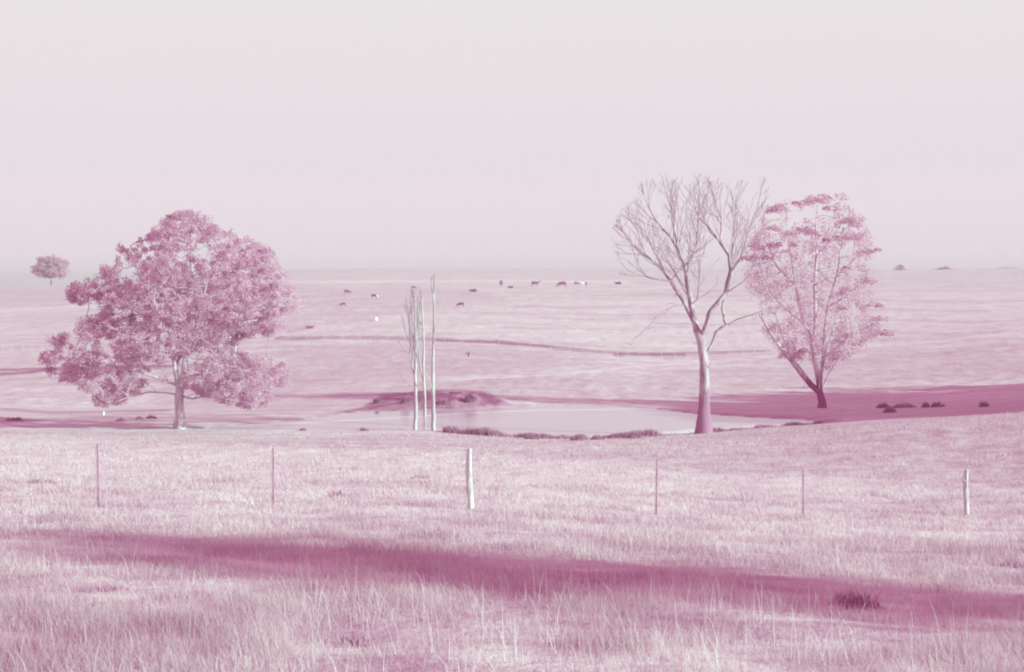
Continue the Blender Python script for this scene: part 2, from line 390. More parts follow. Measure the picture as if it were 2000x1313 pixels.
# water
wp = np.array(POND); c = wp.mean(0); wp = c+(wp-c)*1.04
bx0, by0 = wp.min(0); bx1, by1 = wp.max(0); nx, ny = 420, 110
wx, wy = np.meshgrid(np.linspace(bx0, bx1, nx), np.linspace(by0, by1, ny)); wx = wx.ravel(); wy = wy.ravel()
wi = (np.arange(ny-1)[:, None]*nx+np.arange(nx-1)[None, :]).ravel(); wq = np.stack([wi, wi+1, wi+nx+1, wi+nx], 1)
_, wins = pdist(wx, wy, [tuple(p) for p in wp]); wq = wq[wins[wq].any(1)]
wd_, _ = pdist(wx, wy, POND)
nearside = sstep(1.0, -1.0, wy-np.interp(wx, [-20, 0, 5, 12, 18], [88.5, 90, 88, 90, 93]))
clear = (1-sstep(0.9, 1.9, wd_+(fbm(wx*0.5, wy*0.5, 3, 7)-0.5)*1.2))*nearside*sstep(0.5, 2.0, wx)  # mask for the painted sky-reflection strip along the near shore
clear = np.maximum(clear, (1-sstep(0.3, 1.0, np.abs(wy-np.interp(wx, [-17, -10, -3, 2, 9], [91.2, 95.0, 100.2, 102.4, 103.3]))))*0.6)  # bright wind-ripple line, also painted into the water's base colour
used = np.unique(wq); rm = np.full(len(wx), -1); rm[used] = np.arange(len(used))
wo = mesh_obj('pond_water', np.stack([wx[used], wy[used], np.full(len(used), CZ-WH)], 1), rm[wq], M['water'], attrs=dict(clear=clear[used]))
meta(wo, 'smooth pale water of the farm dam in the hollow', 'water', kind='structure')

# ------------------------------------------------------------------ grass
def blades(X, Y, hgt, wid, lean, base_z=None):
    n = len(X); Z = Hh(X, Y)-0.02 if base_z is None else base_z
    a = rng.uniform(0, math.pi, n); la = rng.uniform(0, 2*math.pi, n)
    lx = np.cos(la)*lean*hgt-0.10*hgt; ly = np.sin(la)*lean*hgt
    dx = np.cos(a)*wid/2; dy = np.sin(a)*wid/2
    b1 = np.stack([X-dx, Y-dy, Z], 1); b2 = np.stack([X+dx, Y+dy, Z], 1)
    mxx = X+lx*0.35; my = Y+ly*0.35; mz = Z+hgt*0.58
    m1 = np.stack([mxx-dx*.75, my-dy*.75, mz], 1); m2 = np.stack([mxx+dx*.75, my+dy*.75, mz], 1)
    tp = np.stack([X+lx, Y+ly, Z+hgt*np.sqrt(np.clip(1-lean**2*0.5, 0.2, 1))], 1)
    V = np.stack([b1, b2, m2, m1, tp], 1).reshape(-1, 3)
    k = np.arange(n)[:, None]*5
    return V, [np.concatenate([k, k+1, k+2, k+3], 1), np.concatenate([k+3, k+2, k+4], 1)]
def scatter(n, y0, y1, margin=0.46, add=3.0):
    Y = y0*(y1/y0)**rng.random(n)
    X = rng.uniform(-1, 1, n)*(margin*Y+add)
    return X, Y
def grass_layer(name, n, y0, y1, hh, label):
    X, Y = scatter(n, y0, y1)
    clump = fbm(X*1.1, Y*1.1, 3, 41); big = fbm(X*0.22, Y*0.3, 3, 51)
    dens = np.clip(0.35+1.6*(clump-0.35), 0.15, 1)*(1-0.55*sstep(0.52, 0.66, fbm(X*1.0, Y*1.4, 4, 141)))
    k = rng.random(n) < dens; X, Y, clump, big = X[k], Y[k], clump[k], big[k]
    n = len(X)
    pxs = Y/1422.0                       # a render pixel in metres at that distance
    hgt = hh*(0.4+0.8*rng.random(n)+0.8*(rng.random(n) > 0.96))*(0.65+0.7*sstep(0.35, 0.7, clump))*(0.75+0.6*big)
    wid = np.maximum(0.004, pxs*0.6)*(0.7+0.6*rng.random(n))
    V, Fc = blades(X, Y, hgt, wid, rng.uniform(0.05, 0.95, n))
    tmot = 1-0.6*sstep(0.52, 0.66, fbm(X*1.0, Y*1.4, 4, 141))
    yb = np.interp(1000+F*X/Y, [0, 1000, 1400, 2000, 2800], [82, 68, 52, 44, 40])
    band = sstep(20, 27, Y)*(1-sstep(yb-5, yb+2, Y))
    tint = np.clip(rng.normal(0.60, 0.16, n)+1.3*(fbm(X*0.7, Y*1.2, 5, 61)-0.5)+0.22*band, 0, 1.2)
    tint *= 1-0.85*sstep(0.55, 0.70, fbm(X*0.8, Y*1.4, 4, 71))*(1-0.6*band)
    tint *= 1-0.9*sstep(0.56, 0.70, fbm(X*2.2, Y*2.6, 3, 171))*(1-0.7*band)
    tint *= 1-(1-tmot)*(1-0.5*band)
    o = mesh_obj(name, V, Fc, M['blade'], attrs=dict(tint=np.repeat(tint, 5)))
    meta(o, label, 'grass', kind='stuff')
grass_layer('paddock_grass', 700000, 6.5, 42, 0.125, 'long pale dry grass covering the foreground paddock')
grass_layer('hollow_grass', 110000, 40, 84, 0.13, 'shorter pale grass on the slope down to the dam')
# seed stalks, in loose drifts
def stalks():
    Xs, Ys, Hs = [], [], []
    for px, py, n, sp, h in [(740,1215,30,.5,.6),(1300,1205,22,.5,.6),(1380,1195,26,.5,.55),(1600,1170,20,.6,.5),(1130,1290,40,.7,.5),(1640,1290,50,.8,.55),(1500,1260,30,.8,.6),(1080,1180,12,.4,.6),
                             (330,1110,10,.5,.6),(510,1120,14,.5,.5),(620,1150,10,.5,.6),(720,1250,26,.6,.6),(960,1290,20,.8,.6),(1440,1210,16,.8,.6),(1720,1170,14,.6,.5),(1060,1130,8,.3,.6),(200,1290,14,1.2,.5),(160,1120,6,.8,.5),(1260,1180,16,.5,.6)]:
        x, y, z = hit(px, py)
        Xs.append(rng.normal(x, sp, n)); Ys.append(rng.normal(y, sp*0.8, n)); Hs.append(h*0.78*(0.45+0.65*rng.random(n)))
    n = 1500; X, Y = scatter(n, 7.5, 30); Xs.append(X); Ys.append(Y); Hs.append(0.20+0.26*rng.random(n)**2)
    X = np.concatenate(Xs); Y = np.concatenate(Ys); Hs = np.concatenate(Hs)
    n = len(X); V, Fc = blades(X, Y, Hs, np.maximum(0.004, Y/1422*0.5), rng.uniform(0.05, 0.6, n))
    tint = rng.random(n)
    o = mesh_obj('seed_stalks', V, Fc, M['stalk'], attrs=dict(tint=np.repeat(tint, 5)))
    meta(o, 'thin pale seed stalks standing above the foreground grass', 'grass', kind='stuff')
stalks()
def tussock(name, px, py, rad, hgt, n, mat, label, cat, group=None, wid=0.012, Yfix=None, flat=1.0, ymin=5.0):
    x, y, z = hit(px, py, ymin)
    a = rng.uniform(0, 2*math.pi, n); r = rad*np.sqrt(rng.random(n))
    X = r*np.cos(a); Y = r*np.sin(a)*flat
    hz = Hh(X+x, Y+y)-z-0.03
    dome = 0.25+0.75*(1-(r/rad)**2)
    V, Fc = blades(X, Y, hgt*dome*(0.4+0.9*rng.random(n)), wid*(0.7+0.6*rng.random(n)), rng.uniform(0.1, 0.9, n), hz)
    o = mesh_obj(name, V, Fc, mat, attrs=dict(tint=np.repeat(rng.random(n), 5)))
    o.location = (x, y, z); meta(o, label, cat, group); return o
for px, py, rad, hg, n, lb in [
    (1672, 1185, 0.26, 0.24, 380, 'darkest green tussock in the shadow band, lower right of the foreground'),
    (692, 1262, 0.16, 0.12, 200, 'low dark tussock close to the bottom edge, left of the middle'),
    (700, 1252, 0.12, 0.14, 90, 'small dark tuft touching the low tussock near the bottom edge'),
    (657, 972, 0.22, 0.24, 140, 'small dark leaning tuft between the second picket and the round post'),
    (86, 945, 0.45, 0.20, 260, 'broad dark tuft left of the leftmost steel picket'),
    (1985, 1108, 0.30, 0.20, 220, 'dark tuft at the right edge above the shadow band'),
    (205, 1155, 0.25, 0.12, 260, 'low dark patchy tussock just below the shadow band on the left'),
    (822, 935, 0.35, 0.16, 400, 'wide faint tuft to the left of the round timber post')]:
    tussock('grass_tussock', px, py, rad, hg, n, M['tuss'], lb, 'tussock', 'dark tussocks in the paddock', wid=0.010+0.0004*max(0, 1100-py)*0.2)

# ------------------------------------------------------------------ branches and crowns
def tubes(nodes, par, rad, sides=6, minr=0.0):
    """chains of frustums; nodes (n,3), par parent index"""
    n = len(nodes); ch = [[] for _ in range(n)]
    for i in range(n):
        if par[i] >= 0: ch[par[i]].append(i)
    V = []; Q = []; base = 0
    starts = [i for i in range(n) if par[i] < 0]; stack = [(None, s) for s in starts]
    while stack:
        p, s = stack.pop()
        chain = ([p] if p is not None else [])+[s]; cur = s
        while ch[cur]:
            c = sorted(ch[cur], key=lambda k: -rad[k]); cur0 = cur; cur = c[0]; chain.append(cur)
            for o in c[1:]: stack.append((cur0, o))
        if len(chain) < 2: continue
        P = nodes[chain]; rr = rad[chain].copy()
        if p is not None: rr[0] = min(rr[0], rr[1]*1.25)
        k = sides if rr.max() > 0.05 else 4 if rr.max() > 0.02 else 3
        d = np.gradient(P, axis=0); d /= np.linalg.norm(d, axis=1)[:, None]+1e-9
        ref = np.array([0.0, 1, 0.13]); a = np.cross(d, ref); a /= np.linalg.norm(a, axis=1)[:, None]+1e-9; b = np.cross(d, a)
        th = np.linspace(0, 2*math.pi, k, endpoint=False)
        ring = P[:, None, :]+rr[:, None, None]*(np.cos(th)[None, :, None]*a[:, None, :]+np.sin(th)[None, :, None]*b[:, None, :])
        V.append(ring.reshape(-1, 3)); m = len(chain)
        i = (np.arange(m-1)[:, None]*k+np.arange(k)[None, :]); j = (np.arange(m-1)[:, None]*k+(np.arange(k)[None, :]+1) % k)
        Q.append(np.stack([i, j, j+k, i+k], -1).reshape(-1, 4)+base); base += m*k
    return np.concatenate(V), np.concatenate(Q)
def colonize(nodes, par, att, D, di, dk, iters=120, up=0.0, jit=0.12):
    nodes = [Vector(p) for p in nodes]; par = list(par)
    att = [Vector(a) for a in att]
    kd = None
    for it in range(iters):
        if not att: break
        kd = kdtree.KDTree(len(nodes))
        for i, p in enumerate(nodes): kd.insert(p, i)
        kd.balance()
        acc = {}; keep = []
        for a in att:
            p, i, d = kd.find(a)
            if d < dk: continue
            keep.append(a)
            if d < di: acc.setdefault(i, Vector()); acc[i] += (a-p).normalized()
        att = keep
        if not acc: break
        add = 0
        for i, v in acc.items():
            v = v.normalized()+Vector((random.gauss(0, jit), random.gauss(0, jit), random.gauss(0, jit)+up))
            q = nodes[i]+v.normalized()*D
            pp, k, dd = kd.find(q)
            if dd < D*0.35: continue
            nodes.append(q); par.append(i); add += 1
        if add == 0: break
    return nodes, par
def sprout(nodes, par, poly, Y, first, spacing, length, levels, angle=35, up=0.25, seg=0.28, jit=0.07, shrink=0.62, maxdep=4.5):
    """lateral shoots along every node from index first on; each shoot forks again and stops at the outline"""
    def inside(p):
        return bool(pdist(np.array([1000+F*p.x/Y]), np.array([HY+(CZ-p.z)/Y*F]), poly)[1][0]) and abs(p.y-Y) < maxdep
    work = []; acc = 0
    n0 = len(nodes)
    for i in range(first, n0):
        if par[i] < 0: continue
        acc += (nodes[i]-nodes[par[i]]).length
        if acc > spacing*random.uniform(.6, 1.4) and inside(nodes[i]): acc = 0; work.append((i, (nodes[i]-nodes[par[i]]).normalized(), length*random.uniform(.5, 1.2), 0))
    kidc = set(par)
    for i in range(first, n0):
        if i not in kidc and inside(nodes[i]): 
            for _ in range(2): work.append((i, (nodes[i]-nodes[par[i]]).normalized(), length*random.uniform(.6, 1.1), 0))
    while work:
        i, d, ln, lv = work.pop()
        ax = d.cross(Vector((random.gauss(0, 1), random.gauss(0, 1), random.gauss(0, 1)))).normalized()
        v = (Matrix.Rotation(R(random.gauss(angle, 9)), 3, ax) @ d); cur = i; m = max(2, int(ln/seg)); accl = 0
        for k in range(m):
            v = (v+Vector((random.gauss(0, jit), random.gauss(0, jit), random.gauss(0, jit)+up*0.22))).normalized()
            q = nodes[cur]+v*seg
            if not inside(q): break
            nodes.append(q); par.append(cur); cur = len(nodes)-1
            if lv < levels-1 and k > 0 and random.random() < 0.42: work.append((cur, v.copy(), ln*shrink*random.uniform(.6, 1.1)*(1-0.4*k/m), lv+1))
    return nodes, par
def radii(nodes, par, tip, expo, rmax=None):
    n = len(nodes); r = np.zeros(n); kids = np.zeros(n)
    order = range(n-1, -1, -1)       # children always come after parents
    for i in order:
        v = (r[i]**(1/1.0)) if kids[i] else tip**expo
        r[i] = v
        if par[i] >= 0: r[par[i]] += v; kids[par[i]] += 1
    r = r**(1/expo)
    return r
def limb_nodes(limbs, Y, step=0.4, base=None):
    """limbs: list of (parent_limb, [(px,py,dy)...]); joins each limb to the nearest node so far"""
    nodes = []; par = []
    for li, pts in enumerate(limbs):
        P = [img(p[0], p[1], Y, p[2] if len(p) > 2 else 0.0) for p in pts]
        if li == 0 and base is not None: P[0] = Vector(base)
        if nodes:
            k = min(range(len(nodes)), key=lambda q: (nodes[q]-P[0]).length); last = k
            P = [nodes[k].copy()]+P[1:]
        else:
            nodes.append(P[0]); par.append(-1); last = 0
        for a, b in zip(P[:-1], P[1:]):
            m = max(1, int((b-a).length/step))
            for s in range(1, m+1):
                q = a.lerp(b, s/m)+Vector((random.gauss(0, .01), random.gauss(0, .01), random.gauss(0, .01)))*(1 if s < m else 0)
                nodes.append(q); par.append(last); last = len(nodes)-1
    return nodes, par
def sample_poly(poly, Y, n, thick, holes=(), nth=0.0, nsc=0.35, seed=1, shell=0.0):
    xs = [p[0] for p in poly]; ys = [p[1] for p in poly]; out = []
    P = None; got = 0; res = []
    while got < n:
        px = rng.uniform(min(xs), max(xs), n*3); py = rng.uniform(min(ys), max(ys), n*3)
        d, ins = pdist(px, py, poly)
        k = ins.copy()
        for hpoly in holes:
            _, hi = pdist(px, py, hpoly); k &= ~hi
        px, py, d = px[k], py[k], d[k]*Y/F
        th = thick*np.sqrt(np.clip(1-(1-np.clip(d/thick, 0, 1))**2, 0, 1))
        s = rng.uniform(-1, 1, len(px)); s = np.sign(s)*np.abs(s)**(1-shell)
        dy = s*th
        X = (px-1000)/F*Y; Z = CZ-(py-HY)/F*Y
        if nth > 0:
            q = fbm(X*nsc, dy*nsc, 3, seed, Z*nsc); kk = q > nth; X, Z, dy = X[kk], Z[kk], dy[kk]
        res.append(np.stack([X, Y+dy, Z], 1)); got += len(X)
    return np.concatenate(res)[:n]
def leaves(centres, per, rad, size, flat=1.0, droop=0.0, seed=0, asp=0.45):
    n = len(centres)*per
    C = np.repeat(centres, per, 0)
    rr = np.repeat(rng.uniform(0.6, 1.25, len(centres)), per)*rad
    v = rng.normal(size=(n, 3)); v /= np.linalg.norm(v, axis=1)[:, None]; v *= (rng.random(n)**0.45)[:, None]
    P = C+v*rr[:, None]*np.array([1, 1, flat]); 
    if flat < 1: P[:, 2] -= (v[:, 0]**2+v[:, 1]**2)*rr*0.35
    d = rng.normal(size=(n, 3)); d[:, 2] -= droop; d /= np.linalg.norm(d, axis=1)[:, None]
    e = np.cross(d, rng.normal(size=(n, 3))); e /= np.linalg.norm(e, axis=1)[:, None]
    s = size*(0.6+0.8*rng.random(n))[:, None]
    a = P-d*s*0.5; b = P+e*s*asp*0.5; c = P+d*s*0.5; f = P-e*s*asp*0.5
    V = np.stack([a, b, c, f], 1).reshape(-1, 3); k = np.arange(n)[:, None]*4
    tint = np.repeat(rng.random(len(centres))*0.72, per)+rng.random(n)*0.28
    return V, np.concatenate([k, k+1, k+2, k+3], 1), np.repeat(tint, 4)
def local(A, o): return np.asarray(A)-np.array(o.location)
def finish_wood(root, nodes, par, rad, thr, bark, twig, trunk='trunk', crown='branches', sides=14, rough=0.05):
    """thick wood is the trunk mesh, thin wood another part"""
    nd = np.array([tuple(p) for p in nodes])-np.array(root.location)
    big = rad >= thr
    idx = np.where(big)[0]; mp = {int(a): b for b, a in enumerate(idx)}
    V, Q = tubes(nd[idx], [mp.get(par[int(i)], -1) if par[int(i)] >= 0 else -1 for i in idx], rad[idx], sides)
    # gnarled surface: ridges that run along the stem and a root flare that bulges unevenly
    zz = V[:, 2]; amp = rough*(0.35+1.3*np.clip(1-zz/3.0, 0, 1))
    V[:, 0] += (fbm(V[:, 0]*4+7, V[:, 1]*4, 3, 5, zz*0.7)-0.5)*2*amp; V[:, 1] += (fbm(V[:, 0]*4, V[:, 1]*4+9, 3, 6, zz*0.7)-0.5)*2*amp
    mesh_obj(trunk, V, Q, bark, root, True)
    sm = [i for i in range(len(nd)) if not big[i] and par[i] >= 0]
    if not sm: return
    use = sorted(set(sm) | {par[i] for i in sm if big[par[i]]}); mp = {a: b for b, a in enumerate(use)}
    pr = [(-1 if big[i] else mp.get(par[i], -1)) for i in use]
    rr = rad[use].copy()
    for q, i in enumerate(use):
        if big[i]: rr[q] = min(rr[q], thr)
    V, Q = tubes(nd[use], pr, rr, 5)
    mesh_obj(crown, V, Q, twig, root, True)
def flare(nodes, rad, base_r, hgt=2.5, trunk_r=None):
    z0 = nodes[0].z
    for i, p in enumerate(nodes):
        q = p.z-z0
        if q < hgt and (p.xy-nodes[0].xy).length < 1.2: rad[i] = max(rad[i], (trunk_r or rad[i])*1.0)+(base_r-(trunk_r or rad[i]))*max(0, 1-q/hgt)**2
    return rad

def limb_len(pts, Y, step=0.35):
    P = [img(p[0], p[1], Y) for p in pts]
    return 1+sum(max(1, int((b-a).length/step)) for a, b in zip(P[:-1], P[1:]))
# --- the spreading tree at the left
def left_tree():
    x, y, z = hit(351, 838, 80); Y = y
    root = empty('spreading_tree', (x, y, z-0.1))
    meta(root, 'broad leafy tree with smooth pale trunk standing left of the dam', 'tree', 'trees standing around the dam')
    limbs = [[(351,838),(352,815),(350,790),(350,772)],
             [(350,772),(347,745),(342,715),(336,685),(330,640),(322,590),(318,540)],
             [(350,772),(357,740),(362,700),(366,655),(372,600),(376,540),(372,480)],
             [(342,715,.5),(350,690,1.0),(352,640,2.0),(345,580,3.0),(350,520,3.0)],
             [(351,776),(328,766,-.6),(300,763,-1.2),(268,770,-1.6),(235,784,-2)],
             [(350,774),(380,778,-.5),(405,772,-1),(440,775,-1.5),(490,770,-2)],
             [(348,755),(325,740,-1),(290,722,-2),(240,712,-2),(180,700,-2),(125,695,-2)],
             [(362,700),(385,672),(420,650),(470,632),(520,620,1)],
             [(336,685),(300,640,-1),(260,600,-1),(210,580,-1),(165,572,-1)],
             [(330,640),(290,580),(265,520),(255,480)],
             [(372,600),(410,560,-1),(450,510,-1),(480,490,-1)],
             [(357,740),(390,730,-2),(440,722,-2),(500,722,-2)],
             [(362,700),(355,660,-2.5),(340,610,-4),(330,560,-4.5)], [(362,700),(395,650,-2.5),(420,600,-4),(430,560,-4)]]
    nodes, par = limb_nodes(limbs, Y, 0.45, (x, y, z-0.1))
    poly = [(88,688),(98,662),(128,648),(150,640),(165,622),(200,604),(190,592),(152,590),(134,574),(148,556),(190,545),(205,522),(235,512),(224,485),(245,468),(275,458),(300,450),(318,430),(345,417),(372,414),(402,424),(430,445),(465,458),(498,468),(530,490),(535,520),(540,560),(535,600),(540,640),
            (520,652),(480,655),(452,668),(470,690),(520,700),(555,712),(562,740),(538,762),(522,785),(490,795),(450,792),(420,778),(390,768),(365,757),(335,757),(310,750),(280,748),(262,768),(235,782),(215,796),(203,800),(190,775),(165,760),(165,745),(120,740),(100,720)]
    holes = [[(262,705),(335,700),(342,752),(290,752)], [(335,690),(380,680),(400,690),(365,760),(345,760)], [(165,585),(230,588),(215,602),(170,600)], [(400,768),(440,690),(430,690)],[(130,668),(185,660),(200,690),(150,690)]]
    att = sample_poly(poly, Y, 900, 5.2, holes, 0.42, 0.45, 3, 0.35)
    nodes, par = colonize(nodes, par, att, 0.42, 6.0, 0.6, 90, 0.05)
    rad = radii(nodes, par, 0.014, 2.0)
    rad *= 0.28/rad[0]; rad = np.maximum(rad, 0.012); rad = flare(nodes, rad, 0.42, 1.3, 0.28)
    finish_wood(root, nodes, par, rad, 0.13, M['barkA'], M['barkT'])
    cen = np.concatenate([sample_poly(poly, Y, 1300, 5.2, holes, 0.49, 0.7, 3, 0.5), sample_poly(poly, Y, 500, 5.2, holes, 0.0, 0.6, 3, 0.3)])
    V, Q, tn = leaves(cen, 72, 0.34, 0.14, 0.85, 0.4)
    cr = mesh_obj('crown', local(V, root), Q, M['leafA'], root, attrs=dict(tint=tn))
left_tree()
def back_tree():
    x, y, z = hit(455, 712, 110); Y = y
    root = empty('gum_tree', (x, y, z-0.1))
    meta(root, 'paler gum with white forked trunk showing behind the broad leafy tree', 'tree', 'trees standing around the dam')
    limbs = [[(456,712),(457,690),(458,668)], [(458,668),(452,640),(446,610),(450,570),(455,520)], [(458,672),(475,655,1),(500,635,1),(530,610,1),(560,590,1)],
             [(458,668),(466,630),(480,580),(495,530),(500,490)], [(470,658),(492,652),(510,650)], [(480,580),(515,560),(545,545)]]
    nodes, par = limb_nodes(limbs, Y, 0.5, (x, y, z-0.1))
    poly = [(415,640),(410,560),(425,500),(460,462),(500,468),(530,485),(550,505),(550,528),(560,545),(572,560),(586,578),(582,600),(560,612),(548,618),(562,640),(545,650),(500,652),(470,645)]
    att = sample_poly(poly, Y, 420, 5.0, (), 0.45, 0.3, 8, 0.3)
    nodes, par = colonize(nodes, par, att, 0.6, 8, 0.9, 60, 0.05)
    rad = radii(nodes, par, 0.02, 2.0); rad *= 0.42/rad[0]; rad = np.maximum(rad, 0.02); rad = flare(nodes, rad, 0.52, 1.6, 0.42)
    finish_wood(root, nodes, par, rad, 0.09, M['barkA'], M['barkA'])
    cen = sample_poly(poly, Y, 420, 5.0, (), 0.47, 0.35, 8, 0.3)
    V, Q, tn = leaves(cen, 60, 0.75, 0.26, 0.8, 0.4)
    mesh_obj('crown', local(V, root), Q, M['leafB'], root, attrs=dict(tint=tn))
back_tree()
def dead_tree():
    x, y, z = hit(1374, 847, 78); Y = y
    root = empty('dead_tree', (x, y, z-0.1))
    meta(root, 'tall bare dead tree with thick flared trunk at the near edge of the dam', 'tree', 'trees standing around the dam')
    limbs = [[(1374,847),(1375,800),(1376,752),(1374,700),(1370,672),(1367,659)],
             [(1367,659),(1354,628),(1339,597),(1310,549),(1288,522),(1262,498),(1226,469),(1208,434)],
             [(1360,640),(1352,597,.5),(1348,557,1),(1342,522,1),(1328,487,1),(1312,460,1),(1284,429,1),(1264,390,1),(1256,355,1)],
             [(1368,660),(1376,640,-.3),(1383,610,-.6),(1400,590,-.6),(1416,571,-.6),(1425,531,-.6),(1421,500,-.6),(1403,473,-.6),(1381,447,-1),(1359,425,-1),(1348,385,-1),(1342,360,-1)],
             [(1377,700),(1390,677,.4),(1401,650,.6),(1412,640,.6),(1421,637,.6)],
             [(1421,637,.6),(1443,624,.5),(1469,615),(1500,602),(1518,566)],
             [(1421,637,.6),(1418,605,1.5),(1424,575,2),(1440,520,2.5),(1445,470,2.5),(1450,410,2.5),(1458,360,2.5)],
             [(1416,571,-.6),(1432,560,-1),(1447,549,-1.3),(1462,520,-1.5)],
             [(1339,600),(1315,595,-.6),(1288,610,-1),(1262,637,-1.2),(1231,663,-1.4)],
             [(1310,552),(1270,544,-.8),(1226,531,-1.4),(1206,513,-1.6)],
             [(1310,549),(1300,530,.6),(1288,505,.8),(1272,470,1),(1240,420,1.2),(1225,400,1.2)],
             [(1342,522,1),(1362,505,2),(1372,470,2.4),(1375,420,2.6),(1378,370,2.6)],
             [(1425,531,-.6),(1440,500,-1.6),(1452,450,-2),(1470,400,-2),(1480,352,-2)],
             [(1403,473,-.6),(1410,430,0),(1405,380,0),(1400,345,0)],
             [(1372,673),(1362,672),(1352,669)], [(1374,746),(1365,745,-.1),(1362,741,-.1)], [(1377,720),(1386,712,-.3),(1390,700,-.4)], [(1312,549),(1318,536,-.4)], [(1352,597,.5),(1362,585,.2)],
             [(1345,540,1),(1330,520,-1.5),(1316,490,-2.4),(1304,440,-2.6),(1300,380,-2.6)]]
    nodes, par = limb_nodes(limbs, Y, 0.35, (x, y, z-0.1))
    poly = [(1192,445),(1205,420),(1222,400),(1243,385),(1250,352),(1275,345),(1305,352),(1340,362),(1362,336),(1385,340),(1405,348),(1435,350),(1462,342),(1487,352),(1488,400),(1478,460),(1470,520),(1450,560),(1400,555),(1370,600),(1340,580),(1300,530),(1260,555),(1205,540)]
    nodes, par = sprout(nodes, par, poly, Y, 22, 0.32, 3.0, 4, 30, 0.34, 0.26, 0.06, 0.62, 4.2)
    p2 = [(1215,670),(1235,640),(1262,620),(1290,590),(1330,580),(1300,640),(1240,680)]
    att = sample_poly(p2, Y, 60, 1.0); nodes, par = colonize(nodes, par, att, 0.3, 2.0, 0.4, 30, -0.05, 0.2)
    p3 = [(1420,640),(1460,600),(1510,560),(1530,560),(1520,600),(1480,640),(1500,690),(1460,660)]
    att = sample_poly(p3, Y, 70, 1.2); nodes, par = colonize(nodes, par, att, 0.3, 2.0, 0.4, 30, 0, 0.2)
    rad = radii(nodes, par, 0.010, 1.85); rad *= 0.27/rad[0]; rad = np.maximum(rad, 0.011)
    print('dead', len(nodes))
    k = limb_len(limbs[0], Y)
    for i in range(k): rad[i] = max(rad[i], 0.29-0.08*i/k)
    rad = flare(nodes, rad, 0.56, 3.0, 0.29)
    finish_wood(root, nodes, par, rad, 0.045, M['barkD'], M['barkT'], rough=0.09)
dead_tree()
def gum_right():
    x, y, z = hit(1606, 797, 103); Y = y
    root = empty('gum_tree', (x, y, z-0.1))
    meta(root, 'airy gum tree with umbrella tufts of leaves growing in the shaded hollow', 'tree', 'trees standing around the dam')
    limbs = [[(1608,798),(1606,785),(1602,772),(1601,766)],
             [(1601,766),(1584,752),(1558,721),(1531,690,-.5),(1505,655,-.5),(1485,620,-.5)],
             [(1603,764),(1626,728,1),(1655,690,1.6)], [(1601,766),(1580,735,1),(1556,700,1.6),(1535,655,2)], [(1603,764),(1596,730,-1),(1600,690,-2),(1612,640,-2.6)],
             [(1601,766),(1597,734),(1589,690),(1584,655),(1566,619),(1553,557),(1545,500),(1538,440),(1535,400)],
             [(1602,760),(1606,734,.5),(1613,700,.8),(1615,663,1),(1622,600,1),(1640,540,1),(1650,480,1),(1655,430,1)],
             [(1587,670),(1589,640,-.5),(1589,602,-.5),(1588,557,-.5),(1592,500,-.5),(1590,440,-.5),(1595,392,-.5)],
             [(1584,655),(1560,625,-1),(1525,600,-1),(1500,570,-1),(1480,520,-1),(1478,470,-1)],
             [(1613,700,.8),(1640,680,.8),(1670,650,.8),(1700,640,.8)], [(1622,600,1),(1650,580),(1680,555),(1695,548)], [(1640,540,1),(1670,505),(1695,488)],
             [(1553,557),(1525,520,1.5),(1505,470,2),(1500,420,2)], [(1592,500,-.5),(1620,460,-2),(1640,420,-2)]]
    nodes, par = limb_nodes(limbs, Y, 0.5, (x, y, z-0.1))
    poly = [(1465,500),(1475,460),(1490,440),(1488,408),(1520,395),(1560,392),(1570,382),(1612,384),(1640,402),(1678,425),(1692,455),(1704,486),(1688,515),(1702,545),(1698,575),(1680,600),(1716,620),(1722,655),(1690,662),(1645,700),(1628,722),(1590,712),(1560,702),(1512,680),(1484,640),(1474,590),(1462,550)]
    att = sample_poly(poly, Y, 600, 5.0, (), 0.0, 0.35, 12, 0.3)
    nodes, par = colonize(nodes, par, att, 0.45, 5, 0.75, 70, 0.3)
    rad = radii(nodes, par, 0.014, 1.95); rad *= 0.26/rad[0]; rad = np.maximum(rad, 0.011)
    k = limb_len(limbs[0], Y, 0.5); k2 = limb_len(limbs[1], Y, 0.5)
    for i in range(k, k+k2-1): rad[i] = max(rad[i], 0.20-0.15*(i-k)/k2)
    rad = flare(nodes, rad, 0.34, 1.0, 0.24)
    finish_wood(root, nodes, par, rad, 0.075, M['barkC'], M['barkA'])
    # leaf sprays: on the ends of the wood, flat caps
    n = len(nodes); kids = np.zeros(n, int)
    for p in par:
        if p >= 0: kids[p] += 1
    tips = np.array([tuple(nodes[i]) for i in range(n) if kids[i] == 0])
    q = fbm(tips[:, 0]*0.45, tips[:, 1]*0.45, 3, 23, tips[:, 2]*0.45)
    tips = tips[(q > 0.42) & (tips[:, 2] > z+2.6)]
    caps = [(1555,395),(1530,400),(1515,405),(1580,388),(1600,386),(1612,390),(1633,405),(1500,412),(1657,432),(1672,438),(1640,432),(1678,460),(1668,462),(1695,487),(1688,490),(1640,462),(1615,468),(1600,452),(1570,450),(1550,455),(1585,448),(1500,445),(1680,520),(1694,548),(1660,565),(1650,570),(1635,600),(1700,592),(1712,620),(1720,648),(1660,655),(1645,665),(1550,695),(1545,690),(1560,680),(1535,675),(1512,478),(1480,480),(1470,500),(1495,500),(1530,475)]
    cp = np.array([tuple(img(a, b, Y, rng.uniform(-2, 2))) for a, b in caps])
    cc = np.concatenate([cp, cp+rng.normal(0, 0.35, cp.shape)*np.array([1.3, 1, .3])])
    V1, Q1, t1 = leaves(cc, 70, 0.58, 0.20, 0.38, 0.2)
    V2, Q2, t2 = leaves(tips+np.array([0, 0, .1]), 34, 0.50, 0.16, 0.75, 0.5)
